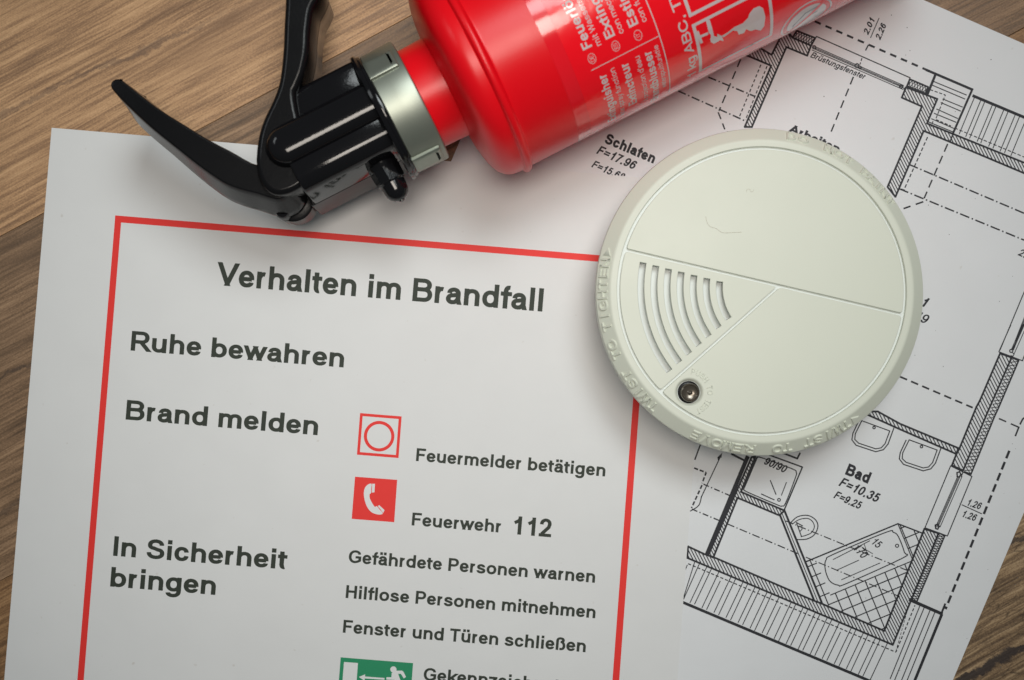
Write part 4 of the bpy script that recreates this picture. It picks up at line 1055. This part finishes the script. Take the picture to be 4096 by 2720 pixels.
def ring_letters(body, center, r, a_start, a_end, height, tilt, zc, name='raised_lettering', parent=det, thick=.46, bold=.0, bev=.10, mat=M_WHITE, widen=1.0):
    """letters spread clockwise from a_start to a_end (degrees), tops pointing outward; tilt leans them down the bevel"""
    mm = Mesh(); n = len(body)
    for i, ch in enumerate(body):
        if ch == ' ': continue
        a = radians(a_start + (a_end-a_start)*(i/(n-1) if n > 1 else 0))
        k = height/CAP
        if ch in '>':
            v = [Vector(q) for q in ((-.25, 0, -.02), (-.25, .72, -.02), (.35, .36, -.02), (-.18, .1, .05), (-.18, .62, .05), (.25, .36, .05))]
            f = [(0, 2, 1), (3, 5, 4), (0, 3, 4, 1), (1, 4, 5, 2), (2, 5, 3, 0)]
            f = [tuple(reversed(q)) for q in f]; xm = 0
        elif ch == '<':
            v = [Vector(q) for q in ((.25, 0, -.02), (.25, .72, -.02), (-.35, .36, -.02), (.18, .1, .05), (.18, .62, .05), (-.25, .36, .05))]
            f = [(0, 1, 2), (3, 4, 5), (0, 3, 4, 1), (1, 4, 5, 2), (2, 5, 3, 0)]; xm = 0
        else:
            v, f = text_mesh(ch, .18, 0, .065)
            xm = (min(q.x for q in v)+max(q.x for q in v))/2
        out = Vector((cos(a), sin(a), 0)); tang = Vector((sin(a), -cos(a), 0))     # clockwise
        nrm = (Vector((0, 0, 1))*cos(tilt) + out*sin(tilt)).normalized(); upd = (out*cos(tilt) - Vector((0, 0, 1))*sin(tilt)).normalized()
        o_ = Vector((center[0], center[1], 0)) + out*r; o_.z = zc
        mm.add([o_ + tang*((q.x-xm)*k*widen) + upd*((q.y-CAP/2)*k) + nrm*(q.z*thick/1000/.065) for q in v], f)
    return mm.build(name, mat, parent, 60)
def ang(px, py, c=(3043, 1165)): return math.degrees(atan2(-(py-c[1]), px-c[0]))
tl_ = radians(39); RB, ZB = .04615, .02640
def rim(body, p0, p1):
    a, b_ = ang(*p0), ang(*p1)
    while b_ > a: b_ -= 360
    o = ring_letters(body, (0, 0), RB, a, b_, .0031, tl_, ZB, widen=1.08); o['label'] = 'raised letters "%s"' % body.strip('<> ')
cN = crop(2350, 900, .2551); cO = crop(2350, 1300, .31891); cE = crop(2300, 1100, .63533); c5 = crop(2800, 450, .2118)
rim('DO', c5(1745, 420), c5(1970, 490)); rim('NOT', cC(728, 1030), cC(868, 1110)); rim('PAINT', cC(975, 1208), cC(1165, 1392))
rim('TWIST', cO(795, 1035), cO(460, 645)); rim('TO', cO(345, 375), cO(308, 250)); rim('TIGHTEN>', cO(190, 30), cN(312, 430))
rim('<TWIST', cE(1755, 905), cE(1468, 1063)); rim('TO', cE(1335, 1090), cE(1270, 1095)); rim('REMOVE', cE(1095, 1098), cE(758, 1008))
b0 = (2758, 1569.5)
for body, p0, p1 in (('PUSH', cO(1330, 590), cO(1490, 688)), ('TO', cO(1530, 785), cO(1540, 850)), ('TEST', cO(1528, 970), cO(1400, 1095))):
    a, b_ = ang(*p0, b0), ang(*p1, b0)
    while b_ > a: b_ -= 360
    o = ring_letters(body, (bc.x, bc.y), .0061, a, b_, .00175, 0, .0280, thick=.17, widen=.85); o['label'] = 'small raised letters "%s"' % body

# ------------------------------------------------------------------ lint on the detector
def hair(name, pts, c, z, r, label):
    q = [P(*c(*p), z) for p in pts]; q = catmull(q, 5, False); v = []; f = []
    for i, p in enumerate(q):
        t = (q[min(i+1, len(q)-1)]-q[max(i-1, 0)]).normalized(); n = Vector((-t.y, t.x, 0)).normalized()
        for k in range(4):
            a = pi/2*k; v.append(p + n*r*cos(a) + Vector((0, 0, r*sin(a))))
        if i: 
            for k in range(4): f.append(((i-1)*4+k, (i-1)*4+(k+1) % 4, i*4+(k+1) % 4, i*4+k))
    o = obj(name, v, f, NT('lint_brown').set((.34, .28, .19), .6).m); tag(o, label, 'hair'); return o
hair('lint_hair', [(820, 730), (828, 768), (850, 795), (885, 806), (925, 832), (980, 832), (1045, 829)], cD, .02806, .00003, 'fine brown bent hair lying on the upper face of the smoke detector')
hair('lint_hair', [(1075, 578), (1080, 560), (1096, 560), (1102, 574), (1116, 574), (1120, 562)], cD, .02806, .000022, 'tiny curled hair near the top of the smoke detector')
